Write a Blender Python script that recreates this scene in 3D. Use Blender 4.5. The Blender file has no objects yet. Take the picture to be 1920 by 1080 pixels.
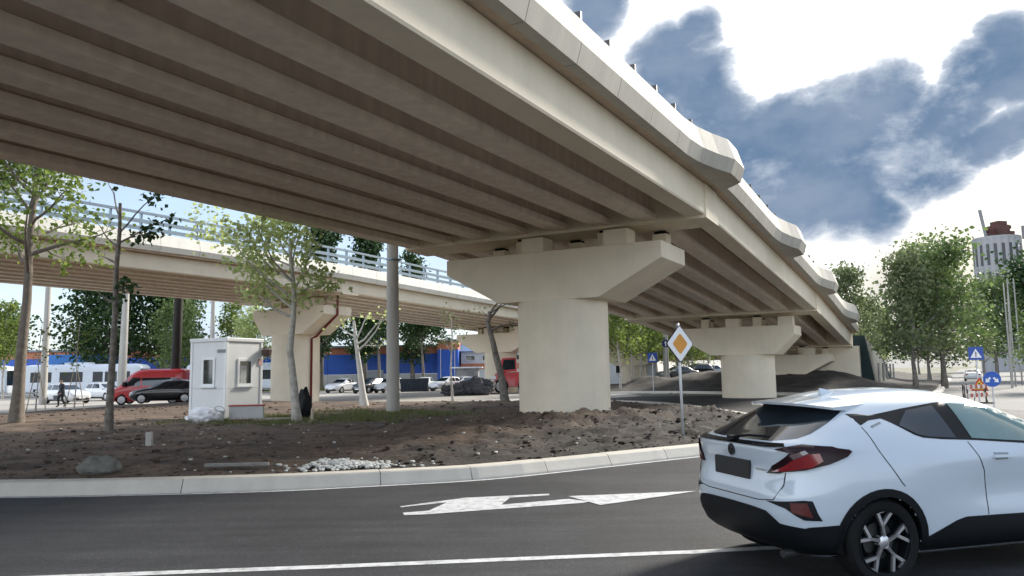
import bpy, bmesh, math, random
from mathutils import Vector, Matrix, noise
rad = math.radians
random.seed(7)
scene = bpy.context.scene

# ---------------------------------------------------------------- camera
PITCH, ROLL, CAM_H = rad(6.3), rad(0.84), 1.74
fw = Vector((0, math.cos(PITCH), math.sin(PITCH)))
up0 = Vector((0, -math.sin(PITCH), math.cos(PITCH)))
rt0 = Vector((1, 0, 0))
upv = up0*math.cos(ROLL) + rt0*math.sin(ROLL)
rtv = rt0*math.cos(ROLL) - up0*math.sin(ROLL)
cam_data = bpy.data.cameras.new('camera')
cam_data.lens = 27.0
cam_data.sensor_width = 36.0
cam_data.clip_end = 3000
cam = bpy.data.objects.new('camera', cam_data)
scene.collection.objects.link(cam)
M = Matrix((rtv, upv, -fw)).transposed().to_4x4()
M.translation = Vector((0, 0, CAM_H))
cam.matrix_world = M
scene.camera = cam

# ---------------------------------------------------------------- sky, sun, exposure
SUN_AZ, SUN_EL = 46.0, 29.0          # degrees clockwise from +Y, above horizon
world = bpy.data.worlds.new('World')
scene.world = world
world.use_nodes = True
wn, wl = world.node_tree.nodes, world.node_tree.links
wn.clear()
def N(t, **kw):
    n = wn.new(t)
    for k, v in kw.items(): setattr(n, k, v)
    return n
def wmath(op, a, b=None, clamp=False):
    n = N('ShaderNodeMath', operation=op, use_clamp=clamp)
    for i, v in enumerate((a, b)):
        if v is None: continue
        if isinstance(v, (int, float)): n.inputs[i].default_value = v
        else: wl.new(v, n.inputs[i])
    return n.outputs[0]
def wmap(v, a, b, c=0.0, d=1.0, smooth=True):
    n = N('ShaderNodeMapRange'); n.interpolation_type = 'SMOOTHSTEP' if smooth else 'LINEAR'
    wl.new(v, n.inputs['Value'])
    n.inputs['From Min'].default_value = a; n.inputs['From Max'].default_value = b
    n.inputs['To Min'].default_value = c; n.inputs['To Max'].default_value = d
    return n.outputs[0]
def wmix(f, a, b):
    n = N('ShaderNodeMix', data_type='RGBA')
    wl.new(f, n.inputs['Factor'])
    for s, v in (('A', a), ('B', b)):
        sock = [i for i in n.inputs if i.name == s and i.type == 'RGBA'][0]
        if isinstance(v, tuple): sock.default_value = (*v, 1)
        else: wl.new(v, sock)
    return [o for o in n.outputs if o.type == 'RGBA'][0]
sky = N('ShaderNodeTexSky', sky_type='NISHITA', sun_disc=False)
sky.sun_elevation = rad(SUN_EL); sky.sun_rotation = rad(SUN_AZ)
sky.air_density = 1.0; sky.dust_density = .7; sky.ozone_density = 1.2
tc = N('ShaderNodeTexCoord')
nrm = N('ShaderNodeVectorMath', operation='NORMALIZE'); wl.new(tc.outputs['Generated'], nrm.inputs[0])
sep = N('ShaderNodeSeparateXYZ'); wl.new(nrm.outputs[0], sep.inputs[0])
def wnoise(scale, detail, off=(0, 0, 0), rough=0.55, dist=0.0):
    mp = N('ShaderNodeMapping'); wl.new(nrm.outputs[0], mp.inputs[0]); mp.inputs['Location'].default_value = off
    mp.inputs['Scale'].default_value = (1, 1, 1.6)
    t = N('ShaderNodeTexNoise'); wl.new(mp.outputs[0], t.inputs['Vector'])
    t.inputs['Scale'].default_value = scale; t.inputs['Detail'].default_value = detail
    t.inputs['Roughness'].default_value = rough; t.inputs['Distortion'].default_value = dist
    return t.outputs['Fac']
n_big = wnoise(3.2, 3, (3.1, 0.4, 1.7))
n_edge = wnoise(11, 6, (0.6, 5.2, 2.2), 0.62, 0.25)
n_body = wnoise(9, 5, (8.6, 2.2, 0.2), 0.55)
# cumulus heads of the one big cloud bank: direction and angular radius
BLOBS = [((0.2292, 0.8854, 0.4044), 1.66), ((0.1970, 0.9064, 0.3736), 2.81), ((0.2259, 0.9078, 0.3533), 2.81), ((0.1833, 0.9334, 0.3086), 3.06),
         ((0.2466, 0.9204, 0.3034), 3.40), ((0.2295, 0.9427, 0.2421), 3.83), ((0.3026, 0.9167, 0.2609), 3.55), ((0.2921, 0.9341, 0.2051), 3.41),
         ((0.3486, 0.8999, 0.2619), 3.86), ((0.3506, 0.9135, 0.2062), 2.78), ((0.3971, 0.8779, 0.2675), 4.13), ((0.4049, 0.8893, 0.2126), 3.25),
         ((0.4307, 0.8523, 0.2967), 2.80), ((0.4490, 0.8600, 0.2423), 3.51), ((0.4317, 0.8841, 0.1791), 1.79), ((0.4757, 0.8383, 0.2663), 2.75),
         ((0.4879, 0.8450, 0.2189), 1.89), ((0.5107, 0.8008, 0.3129), 2.48), ((0.4966, 0.8201, 0.2843), 2.02), ((0.5284, 0.7806, 0.3339), 2.10),
         ((0.5377, 0.7855, 0.3064), 1.94), ((0.5068, 0.8288, 0.2372), 1.42), ((0.5213, 0.8179, 0.2434), 1.34), ((0.5353, 0.8071, 0.2493), 1.39),
         ((0.5506, 0.7947, 0.2556), 1.43), ((0.5651, 0.7817, 0.2638), 1.60), ((0.1088, 0.8916, 0.4396), 2.23), ((.66, .66, .33), 5.0),
         ((.74, .60, .28), 6.0), ((-.55, .75, .33), 7.0), ((.80, .30, .45), 8.0), ((-.2, -.8, .5), 12.0),
         ((-.8, -.1, .5), 10.0), ((.6, -.6, .4), 9.0)]
acc = None
for d, r in BLOBS:
    v = Vector(d).normalized()
    dp = N('ShaderNodeVectorMath', operation='DOT_PRODUCT'); wl.new(nrm.outputs[0], dp.inputs[0]); dp.inputs[1].default_value = v
    f = wmap(dp.outputs['Value'], math.cos(rad(r*1.45)), math.cos(rad(r*.55)), 0, 1, smooth=False)
    acc = f if acc is None else wmath('MAXIMUM', acc, f)
dens = wmath('ADD', wmath('ADD', acc, wmath('ADD', wmath('MULTIPLY', wmath('SUBTRACT', n_edge, .5), 1.6), wmath('MULTIPLY', wmath('SUBTRACT', n_body, .5), .8))), wmath('MULTIPLY', wmath('SUBTRACT', n_big, .5), .3))
cloud = wmap(dens, .16, .62)
thick = wmap(dens, .26, .98)
# veil of thin high cloud, brighter near the sun and again opposite it
sd = Vector((math.sin(rad(SUN_AZ))*math.cos(rad(SUN_EL)), math.cos(rad(SUN_AZ))*math.cos(rad(SUN_EL)), math.sin(rad(SUN_EL))))
dps = N('ShaderNodeVectorMath', operation='DOT_PRODUCT'); wl.new(nrm.outputs[0], dps.inputs[0]); dps.inputs[1].default_value = sd
sunang = wmath('ARCCOSINE', wmath('MINIMUM', dps.outputs['Value'], 0.99999))
near = wmap(sunang, rad(56), rad(18))
anti = wmap(sunang, rad(70), rad(135))  # unseen sky behind the camera, raised as added fill on the piers
veil = wmath('ADD', wmath('MULTIPLY', wmap(n_big, .25, .7), .45), .45)
veil = wmath('ADD', veil, wmath('MULTIPLY', near, .3), clamp=True)
warm = wmix(wmap(sep.outputs['Z'], .30, .08), (3.3, 3.2, 2.95), (1.30, 1.18, .92))
veil_col = wmix(near, wmix(anti, (.82, .98, 1.28), (4.3, 4.65, 5.2)), warm)
dim = N('ShaderNodeVectorMath', operation='SCALE'); wl.new(sky.outputs[0], dim.inputs[0]); dim.inputs['Scale'].default_value = .42
skyc = wmix(veil, dim.outputs[0], veil_col)
body = wmix(wmap(n_body, .30, .70), (.20, .335, .55), (.40, .52, .71))
edge = wmix(thick, (1.25, 1.33, 1.45), body)
col = wmix(cloud, skyc, edge)
bg = N('ShaderNodeBackground'); bg.inputs['Strength'].default_value = 0.10
wl.new(col, bg.inputs['Color'])
wo = N('ShaderNodeOutputWorld'); wl.new(bg.outputs[0], wo.inputs['Surface'])

sun_data = bpy.data.lights.new('sun', 'SUN')
sun_data.energy = 1.0; sun_data.angle = rad(12); sun_data.color = (1.0, .94, .84)
sun = bpy.data.objects.new('sun', sun_data)
scene.collection.objects.link(sun)
sun.rotation_euler = (-sd).to_track_quat('-Z', 'Y').to_euler()
vs = scene.view_settings
vs.view_transform = 'Standard'; vs.look = 'None'; vs.gamma = 1.0; vs.use_curve_mapping = False
vs.exposure = 2.8
scene.cycles.max_bounces = 7; scene.cycles.diffuse_bounces = 6; scene.cycles.glossy_bounces = 3; scene.cycles.transmission_bounces = 3

# ---------------------------------------------------------------- helpers
COL = scene.collection
ORIG = {}
def tag(o, label=None, cat=None, group=None, kind=None):
    if label: o['label'] = label
    if cat: o['category'] = cat
    if group: o['group'] = group
    if kind: o['kind'] = kind
    return o
def empty(name, loc=(0, 0, 0), rz=0.0, label=None, cat=None, group=None, kind=None, scale=1.0):
    o = bpy.data.objects.new(name, None); COL.objects.link(o)
    o.location = loc; o.rotation_euler = (0, 0, rz); o.scale = (scale,)*3
    o.empty_display_size = .2
    ORIG[o] = Vector(loc)
    return tag(o, label, cat, group, kind)
def link_mesh(name, me, parent=None, loc=(0, 0, 0)):
    o = bpy.data.objects.new(name, me); COL.objects.link(o); o.location = loc
    if parent: o.parent = parent
    return o
def copy_tree(o, parent=None):
    c = o.copy(); COL.objects.link(c); c.parent = parent
    for ch in list(o.children): copy_tree(ch, c)
    return c
class MB:
    def __init__(s): s.v = []; s.f = []
    def add(s, vs, fs):
        b = len(s.v); s.v += [tuple(p) for p in vs]; s.f += [tuple(b+i for i in q) for q in fs]; return s
    def box(s, c, d, rz=0.0, mat=None):
        cx, cy, cz = c; dx, dy, dz = (x/2 for x in d); ca, sa = math.cos(rz), math.sin(rz)
        vs = []
        for z in (-dz, dz):
            for x, y in ((-dx, -dy), (dx, -dy), (dx, dy), (-dx, dy)):
                vs.append((cx+x*ca-y*sa, cy+x*sa+y*ca, cz+z))
        if mat: vs = [mat @ Vector(p) for p in vs]
        return s.add(vs, [(3, 2, 1, 0), (4, 5, 6, 7), (0, 1, 5, 4), (1, 2, 6, 5), (2, 3, 7, 6), (3, 0, 4, 7)])
    def hexa(s, p):            # eight corners: four below, four above
        return s.add(p, [(3, 2, 1, 0), (4, 5, 6, 7), (0, 1, 5, 4), (1, 2, 6, 5), (2, 3, 7, 6), (3, 0, 4, 7)])
    def loft(s, rings, closed=True, caps=True):
        n = len(rings[0]); vs = [p for r in rings for p in r]; fs = []
        for i in range(len(rings)-1):
            for j in range(n if closed else n-1):
                k = (j+1) % n
                fs.append((i*n+j, i*n+k, (i+1)*n+k, (i+1)*n+j))
        if caps and closed:
            fs.append(tuple(range(n-1, -1, -1))); fs.append(tuple((len(rings)-1)*n+j for j in range(n)))
        return s.add(vs, fs)
    def tube(s, pts, rs, n=8, caps=True):
        pts = [Vector(p) for p in pts]
        if isinstance(rs, (int, float)): rs = [rs]*len(pts)
        rings = []; ref = None
        for i, p in enumerate(pts):
            t = (pts[min(i+1, len(pts)-1)] - pts[max(i-1, 0)])
            t = t.normalized() if t.length > 1e-9 else Vector((0, 0, 1))
            if ref is None: ref = Vector((1, 0, 0)) if abs(t.x) < .9 else Vector((0, 1, 0))
            a = (ref - t*ref.dot(t)); a = a.normalized() if a.length > 1e-6 else t.orthogonal().normalized(); b = t.cross(a); ref = a
            rings.append([p + (a*math.cos(2*math.pi*k/n) + b*math.sin(2*math.pi*k/n))*rs[i] for k in range(n)])
        return s.loft(rings, True, caps)
    def lathe(s, prof, c=(0, 0, 0), n=24, axis='z', ring=False):
        rings = []
        if ring: prof = list(prof)+[prof[0]]
        for r, h in prof:
            rg = []
            for k in range(n):
                a = 2*math.pi*k/n; x, y = r*math.cos(a), r*math.sin(a)
                rg.append((c[0]+x, c[1]+y, c[2]+h) if axis == 'z' else (c[0]+x, c[1]+h, c[2]-y))
            rings.append(rg)
        return s.loft(rings, True, not ring)
    def prism(s, poly, h, base=0.0, xf=None):   # polygon in xy, extruded in z
        n = len(poly)
        vs = [Vector((x, y, base)) for x, y in poly] + [Vector((x, y, base+h)) for x, y in poly]
        if xf: vs = [xf @ p for p in vs]
        return s.add(vs, [tuple(range(n-1, -1, -1)), tuple(range(n, 2*n))] + [(i, (i+1) % n, n+(i+1) % n, n+i) for i in range(n)])
    def mesh(s, name, mat=None, smooth=False):
        me = bpy.data.meshes.new(name); me.from_pydata(s.v, [], s.f); me.update()
        bm = bmesh.new(); bm.from_mesh(me); bmesh.ops.recalc_face_normals(bm, faces=bm.faces); bm.to_mesh(me); bm.free()
        if mat: me.materials.append(mat)
        if smooth is True: me.polygons.foreach_set('use_smooth', [True]*len(me.polygons))
        elif smooth:
            me.polygons.foreach_set('use_smooth', [True]*len(me.polygons)); me.set_sharp_from_angle(angle=rad(smooth))
        return me
    def build(s, name, mat=None, parent=None, smooth=False, world=False):
        if world and parent is not None:
            o = ORIG[parent]; s.v = [(x-o.x, y-o.y, z-o.z) for x, y, z in s.v]
        return link_mesh(name, s.mesh(name, mat, smooth), parent)
def bevel(o, w=.01, seg=2):
    m = o.modifiers.new('edge', 'BEVEL'); m.width = w; m.segments = seg; m.limit_method = 'ANGLE'; m.angle_limit = rad(40)
    return o
def fbm(x, y, z=0.0, oct=4, lac=2.1, gain=.5):
    a = 1.0; s = 0.0
    for i in range(oct):
        s += a*noise.noise(Vector((x, y, z))); x = x*lac+3.1; y = y*lac+1.7; z = z*lac; a *= gain
    return s
def sstep(a, b, x):
    t = max(0.0, min(1.0, (x-a)/(b-a))); return t*t*(3-2*t)

# ---------------------------------------------------------------- materials
MATS = {}
def mat(name, col, rough=.6, var=.12, scale=2.0, col2=None, bump=0.0, bscale=40.0, metal=0.0, coat=0.0, fine=0.0, spec=.5, emit=None, space='pos', detail=6):
    if name in MATS: return MATS[name]
    m = bpy.data.materials.new(name); m.use_nodes = True
    nt = m.node_tree; ns, ls = nt.nodes, nt.links
    b = ns['Principled BSDF']
    b.inputs['Roughness'].default_value = rough; b.inputs['Metallic'].default_value = metal
    b.inputs['Specular IOR Level'].default_value = spec
    if coat: b.inputs['Coat Weight'].default_value = coat; b.inputs['Coat Roughness'].default_value = .04
    if space == 'pos': src = ns.new('ShaderNodeNewGeometry').outputs['Position']
    else: src = ns.new('ShaderNodeTexCoord').outputs['Object']
    nz = ns.new('ShaderNodeTexNoise'); ls.new(src, nz.inputs['Vector'])
    nz.inputs['Scale'].default_value = scale; nz.inputs['Detail'].default_value = detail; nz.inputs['Roughness'].default_value = .6
    rp = ns.new('ShaderNodeValToRGB'); ls.new(nz.outputs['Fac'], rp.inputs['Fac'])
    lo = tuple(c*(1-var) for c in col); hi = tuple(min(1, c*(1+var)) for c in (col2 or col))
    rp.color_ramp.elements[0].position = .3; rp.color_ramp.elements[1].position = .7
    rp.color_ramp.elements[0].color = (*lo, 1); rp.color_ramp.elements[1].color = (*hi, 1)
    out = rp.outputs['Color']
    if fine:
        n2 = ns.new('ShaderNodeTexNoise'); ls.new(src, n2.inputs['Vector']); n2.inputs['Scale'].default_value = bscale*1.7; n2.inputs['Detail'].default_value = 3
        mr = ns.new('ShaderNodeMapRange'); ls.new(n2.outputs['Fac'], mr.inputs['Value'])
        mr.inputs['From Min'].default_value = .3; mr.inputs['From Max'].default_value = .7
        mr.inputs['To Min'].default_value = 1-fine; mr.inputs['To Max'].default_value = 1+fine
        mx = ns.new('ShaderNodeVectorMath'); mx.operation = 'SCALE'; ls.new(out, mx.inputs[0]); ls.new(mr.outputs[0], mx.inputs['Scale']); out = mx.outputs[0]
    ls.new(out, b.inputs['Base Color'])
    if bump:
        n3 = ns.new('ShaderNodeTexNoise'); ls.new(src, n3.inputs['Vector']); n3.inputs['Scale'].default_value = bscale; n3.inputs['Detail'].default_value = 5
        bp = ns.new('ShaderNodeBump'); bp.inputs['Strength'].default_value = bump; bp.inputs['Distance'].default_value = .02
        ls.new(n3.outputs['Fac'], bp.inputs['Height']); ls.new(bp.outputs[0], b.inputs['Normal'])
    if emit: b.inputs['Emission Color'].default_value = (*emit, 1); b.inputs['Emission Strength'].default_value = 1
    MATS[name] = m
    return m
def leaf_mat(name, c1, c2, trans=.45):
    if name in MATS: return MATS[name]
    m = bpy.data.materials.new(name); m.use_nodes = True
    nt = m.node_tree; ns, ls = nt.nodes, nt.links
    b = ns['Principled BSDF']; b.inputs['Roughness'].default_value = .5; b.inputs['Specular IOR Level'].default_value = .35
    g = ns.new('ShaderNodeNewGeometry'); rp = ns.new('ShaderNodeValToRGB'); ls.new(g.outputs['Random Per Island'], rp.inputs['Fac'])
    rp.color_ramp.elements[0].color = (*c1, 1); rp.color_ramp.elements[1].color = (*c2, 1)
    ls.new(rp.outputs[0], b.inputs['Base Color'])
    t = ns.new('ShaderNodeBsdfTranslucent'); ls.new(rp.outputs[0], t.inputs['Color'])
    mx = ns.new('ShaderNodeMixShader'); mx.inputs[0].default_value = trans
    ls.new(b.outputs[0], mx.inputs[1]); ls.new(t.outputs[0], mx.inputs[2]); ls.new(mx.outputs[0], ns['Material Output'].inputs['Surface'])
    MATS[name] = m
    return m
def concrete(name, col, streak=.12):
    m = mat(name, col, .75, .07, .7, bump=.12, bscale=25, fine=.035)
    nt = m.node_tree; ns, ls = nt.nodes, nt.links; b = ns['Principled BSDF']
    src = b.inputs['Base Color'].links[0].from_socket
    g = ns.new('ShaderNodeNewGeometry'); mp = ns.new('ShaderNodeMapping'); ls.new(g.outputs['Position'], mp.inputs[0]); mp.inputs['Scale'].default_value = (2.2, 2.2, .18)
    nz = ns.new('ShaderNodeTexNoise'); ls.new(mp.outputs[0], nz.inputs['Vector']); nz.inputs['Scale'].default_value = 1.6; nz.inputs['Detail'].default_value = 7
    mr = ns.new('ShaderNodeMapRange'); ls.new(nz.outputs['Fac'], mr.inputs['Value']); mr.inputs['From Min'].default_value = .35; mr.inputs['From Max'].default_value = .65
    mr.inputs['To Min'].default_value = 1-streak; mr.inputs['To Max'].default_value = 1.0
    sc = ns.new('ShaderNodeVectorMath'); sc.operation = 'SCALE'; ls.new(src, sc.inputs[0]); ls.new(mr.outputs[0], sc.inputs['Scale'])
    ls.new(sc.outputs[0], b.inputs['Base Color'])
    return m
CREAM = concrete('cream_painted_concrete', (.80, .71, .555), .03)
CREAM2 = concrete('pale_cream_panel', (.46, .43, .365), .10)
SOFFIT = concrete('shade_lifted_girder_cream', (.88, .765, .63), .14)  # cream paint made lighter in colour to lift the shaded underside
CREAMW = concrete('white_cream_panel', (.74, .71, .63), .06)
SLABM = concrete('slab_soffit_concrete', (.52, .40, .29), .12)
KERB = concrete('kerb_concrete', (.58, .54, .47), .10)
GALV = mat('galvanised_steel', (.20, .255, .30), .45, .12, 5, metal=.6)
POLEC = concrete('pole_concrete', (.42, .40, .36), .15)
BLACKP = mat('black_plastic', (.006, .0075, .009), .5, .2, 12, spec=.22)
RUBBER = mat('tyre_rubber', (.008, .0085, .009), .75, .2, 20, spec=.2)
DARKSTEEL = mat('dark_steel', (.06, .06, .06), .5, .2, 6, metal=.5)
GLASS = mat('tinted_glass', (.010, .016, .022), .04, .1, 1, spec=.8)
ALLOY = mat('machined_alloy', (.80, .80, .81), .3, .05, 8, metal=.9)
WHITEP = mat('white_paint', (.78, .78, .77), .45, .04, 3)
RED = mat('red_paint', (.45, .015, .02), .3, .1, 3, coat=.6)
BLUE = mat('sign_blue', (.01, .06, .32), .35, .06, 5)
BARK = mat('bark', (.12, .105, .088), .9, .35, 6, bump=.6, bscale=18, col2=(.19, .17, .145))
BARKP = mat('pale_bark', (.36, .33, .28), .9, .25, 5, bump=.5, bscale=18, col2=(.45, .42, .37))
# ================================================================= the setting
ASPHALT = mat('fresh_asphalt', (.032, .033, .037), .70, .2, .45, bump=.5, bscale=130, fine=.3, col2=(.044, .045, .049), spec=.22)
OLDASPH = mat('old_asphalt', (.16, .155, .15), .85, .18, .25, bump=.3, bscale=90, fine=.15)
PAVE = mat('dusty_pavement', (.34, .32, .285), .9, .2, .3, bump=.3, bscale=60, fine=.12)
GROUNDM = mat('far_ground', (.12, .115, .085), .95, .35, .06, col2=(.17, .165, .10))
PAINT = mat('road_paint', (.56, .57, .58), .6, .10, 9, fine=.08, bscale=60)
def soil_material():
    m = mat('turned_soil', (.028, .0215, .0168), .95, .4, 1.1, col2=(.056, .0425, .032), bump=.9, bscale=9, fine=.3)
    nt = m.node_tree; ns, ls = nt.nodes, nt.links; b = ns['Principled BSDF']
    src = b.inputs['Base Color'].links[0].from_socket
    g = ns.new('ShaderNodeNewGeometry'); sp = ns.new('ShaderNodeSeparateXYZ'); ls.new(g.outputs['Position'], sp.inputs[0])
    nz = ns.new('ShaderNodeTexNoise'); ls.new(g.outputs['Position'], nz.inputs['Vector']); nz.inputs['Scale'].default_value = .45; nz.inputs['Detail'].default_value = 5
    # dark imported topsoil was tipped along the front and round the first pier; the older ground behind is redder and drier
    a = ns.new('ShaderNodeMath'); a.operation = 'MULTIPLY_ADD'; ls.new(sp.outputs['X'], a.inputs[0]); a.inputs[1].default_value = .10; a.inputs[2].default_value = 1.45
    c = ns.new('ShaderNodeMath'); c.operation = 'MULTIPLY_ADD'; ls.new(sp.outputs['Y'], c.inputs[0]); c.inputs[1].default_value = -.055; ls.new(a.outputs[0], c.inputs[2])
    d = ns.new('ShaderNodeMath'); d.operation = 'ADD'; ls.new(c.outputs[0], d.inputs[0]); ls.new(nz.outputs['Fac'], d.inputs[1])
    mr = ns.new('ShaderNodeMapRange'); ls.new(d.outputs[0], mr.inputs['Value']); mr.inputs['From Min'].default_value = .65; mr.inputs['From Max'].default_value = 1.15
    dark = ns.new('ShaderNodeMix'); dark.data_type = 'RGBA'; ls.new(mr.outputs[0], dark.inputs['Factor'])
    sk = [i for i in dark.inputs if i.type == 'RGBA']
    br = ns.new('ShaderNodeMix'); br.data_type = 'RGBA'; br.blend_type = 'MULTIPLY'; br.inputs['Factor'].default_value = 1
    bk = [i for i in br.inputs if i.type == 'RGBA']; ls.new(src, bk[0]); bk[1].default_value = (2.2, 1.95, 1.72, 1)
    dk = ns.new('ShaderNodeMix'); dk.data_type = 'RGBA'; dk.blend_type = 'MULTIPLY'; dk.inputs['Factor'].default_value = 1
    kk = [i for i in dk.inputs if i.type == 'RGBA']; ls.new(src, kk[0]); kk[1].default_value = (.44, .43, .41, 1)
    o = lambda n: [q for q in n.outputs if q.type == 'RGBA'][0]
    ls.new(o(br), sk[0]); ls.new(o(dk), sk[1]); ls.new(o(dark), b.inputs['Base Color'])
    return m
SOIL = soil_material()
def streak_asphalt(m):     # polished wheel tracks, paver joints and old tar along the lane
    nt = m.node_tree; ns, ls = nt.nodes, nt.links; b = ns['Principled BSDF']; src = b.inputs['Base Color'].links[0].from_socket
    g = ns.new('ShaderNodeNewGeometry'); out = src
    for sc, lo, hi, det in (((.10, 1.6, 1), .72, 1.32, 5), ((1.1, 3.0, 1), .88, 1.14, 8)):
        mp = ns.new('ShaderNodeMapping'); ls.new(g.outputs['Position'], mp.inputs[0]); mp.inputs['Scale'].default_value = sc; mp.inputs['Rotation'].default_value = (0, 0, rad(-10))
        nz = ns.new('ShaderNodeTexNoise'); ls.new(mp.outputs[0], nz.inputs['Vector']); nz.inputs['Scale'].default_value = 1.3; nz.inputs['Detail'].default_value = det; nz.inputs['Roughness'].default_value = .65
        mr = ns.new('ShaderNodeMapRange'); ls.new(nz.outputs['Fac'], mr.inputs['Value']); mr.inputs['From Min'].default_value = .3; mr.inputs['From Max'].default_value = .7; mr.inputs['To Min'].default_value = lo; mr.inputs['To Max'].default_value = hi
        v = ns.new('ShaderNodeVectorMath'); v.operation = 'SCALE'; ls.new(out, v.inputs[0]); ls.new(mr.outputs[0], v.inputs['Scale']); out = v.outputs[0]
    vo = ns.new('ShaderNodeTexVoronoi'); ls.new(g.outputs['Position'], vo.inputs['Vector']); vo.inputs['Scale'].default_value = 26
    mr = ns.new('ShaderNodeMapRange'); ls.new(vo.outputs['Distance'], mr.inputs['Value']); mr.inputs['From Min'].default_value = .05; mr.inputs['From Max'].default_value = .35; mr.inputs['To Min'].default_value = 1.9; mr.inputs['To Max'].default_value = .88
    v = ns.new('ShaderNodeVectorMath'); v.operation = 'SCALE'; ls.new(out, v.inputs[0]); ls.new(mr.outputs[0], v.inputs['Scale']); ls.new(v.outputs[0], b.inputs['Base Color'])
streak_asphalt(ASPHALT)
def worn(m):               # paint rubbed through to the asphalt
    nt = m.node_tree; ns, ls = nt.nodes, nt.links; b = ns['Principled BSDF']; src = b.inputs['Base Color'].links[0].from_socket
    g = ns.new('ShaderNodeNewGeometry'); nz = ns.new('ShaderNodeTexNoise'); ls.new(g.outputs['Position'], nz.inputs['Vector']); nz.inputs['Scale'].default_value = 7; nz.inputs['Detail'].default_value = 9; nz.inputs['Roughness'].default_value = .75
    mr = ns.new('ShaderNodeMapRange'); ls.new(nz.outputs['Fac'], mr.inputs['Value']); mr.inputs['From Min'].default_value = .34; mr.inputs['From Max'].default_value = .52; mr.inputs['To Min'].default_value = .45; mr.inputs['To Max'].default_value = 1
    v = ns.new('ShaderNodeVectorMath'); v.operation = 'SCALE'; ls.new(src, v.inputs[0]); ls.new(mr.outputs[0], v.inputs['Scale']); ls.new(v.outputs[0], b.inputs['Base Color'])
worn(PAINT)
def sheet(name, poly, z, m, parent=None, kind='structure'):
    o = MB().add([(x, y, z) for x, y in poly], [tuple(range(len(poly)))]).build(name, m, parent)
    if parent is None: o['kind'] = kind
    return o
def catmull(pts, step=.25):
    out = []
    P = [Vector(p) for p in pts]; P = [P[0]*2-P[1]] + P + [P[-1]*2-P[-2]]
    for i in range(1, len(P)-2):
        n = max(1, int((P[i+1]-P[i]).length/step))
        for k in range(n):
            t = k/n
            out.append(.5*((2*P[i]) + (P[i+1]-P[i-1])*t + (2*P[i-1]-5*P[i]+4*P[i+1]-P[i+2])*t*t + (3*P[i]-P[i-1]-3*P[i+1]+P[i+2])*t**3))
    out.append(P[-2]); return out
def offset(path, d):          # to the left of travel
    out = []
    for i, p in enumerate(path):
        t = (path[min(i+1, len(path)-1)] - path[max(i-1, 0)]).normalized()
        out.append(Vector((p.x - t.y*d, p.y + t.x*d)))
    return out
def resample(path, lens):     # cut a path into consecutive stretches of the given lengths
    segs = []; i = 0; cur = [path[0]]; need = next(lens)
    while i < len(path)-1:
        d = (path[i+1]-cur[-1]).length
        if d <= need: cur.append(path[i+1]); need -= d; i += 1
        else:
            p = cur[-1] + (path[i+1]-cur[-1])*(need/d); cur.append(p); segs.append(cur); cur = [p]; need = next(lens)
    segs.append(cur); return segs

ground = sheet('ground', [(-1500, -400), (1500, -400), (1500, 2200), (-1500, 2200)], -.024, GROUNDM)
car_park = sheet('car_park', [(-110, 16), (9, 34), (9, 118), (-110, 118)], -.016, PAVE)
street = sheet('street', [(14, 14), (120, 14), (120, 60), (40.5, 44), (92, 136), (300, 500), (292, 505), (80, 142), (28.5, 53), (24, 46), (12, 44)], -.008, OLDASPH)
road = sheet('road', [(-70, -25), (70, -25), (70, 17), (27, 22), (20, 30), (17, 43), (15, 52), (9, 54), (4, 48), (-70, 22)], 0, ASPHALT)

KP = [(-60, 18), (-46, 14.6), (-30, 12.6), (-18, 11.9), (-7.74, 11.8), (-5.76, 11.85), (-3.72, 12.04), (-2.45, 12.36), (-.91, 12.80), (-.05, 13.23), (.95, 13.92), (2.96, 15.36), (4.02, 16.1),
      (5.7, 17.4), (7.1, 19.2), (8.0, 21.6), (8.4, 25), (8.4, 30), (8.0, 35), (7.0, 39.5), (5.0, 43)]
kerb_path = catmull(KP)
kerb_bed = MB()
kb_a, kb_b = offset(kerb_path, .10), offset(kerb_path, .40)
kerb_bed.loft([[(a.x, a.y, -.05), (b.x, b.y, -.05), (b.x, b.y, .15), (a.x, a.y, .15)] for a, b in zip(kb_a, kb_b)])
kerb = kerb_bed.build('kerb', KERB); kerb['kind'] = 'structure'
def kerb_stones(path, parent, lens, h=.20):
    for seg in resample(path, lens):
        if (seg[-1]-seg[0]).length < .3: continue
        # shave 6 mm off each end for the joint
        seg = list(seg)
        d0 = (seg[1]-seg[0]); seg[0] = seg[0] + d0.normalized()*min(.007, d0.length*.5)
        d1 = (seg[-2]-seg[-1]); seg[-1] = seg[-1] + d1.normalized()*min(.007, d1.length*.5)
        thin = [seg[0]] + seg[1:-1:3] + [seg[-1]]
        dz = random.uniform(-.004, .004)
        rings = []
        offs = [(0, -.02), (.015, .03), (.10, h-.02+dz), (.125, h+dz), (.41, h+dz), (.43, h-.03+dz), (.43, -.02)]
        ol = [offset(thin, d) for d, z in offs]
        for i in range(len(thin)): rings.append([(ol[k][i].x, ol[k][i].y, offs[k][1]) for k in range(len(offs))])
        MB().loft(rings).build('kerb_stone', KERB, parent)
def lens_gen():
    while True: yield random.choice([1.5, 1.5, 3.0, 1.5, 3.0])
kerb_stones(kerb_path, kerb, lens_gen())
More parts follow.
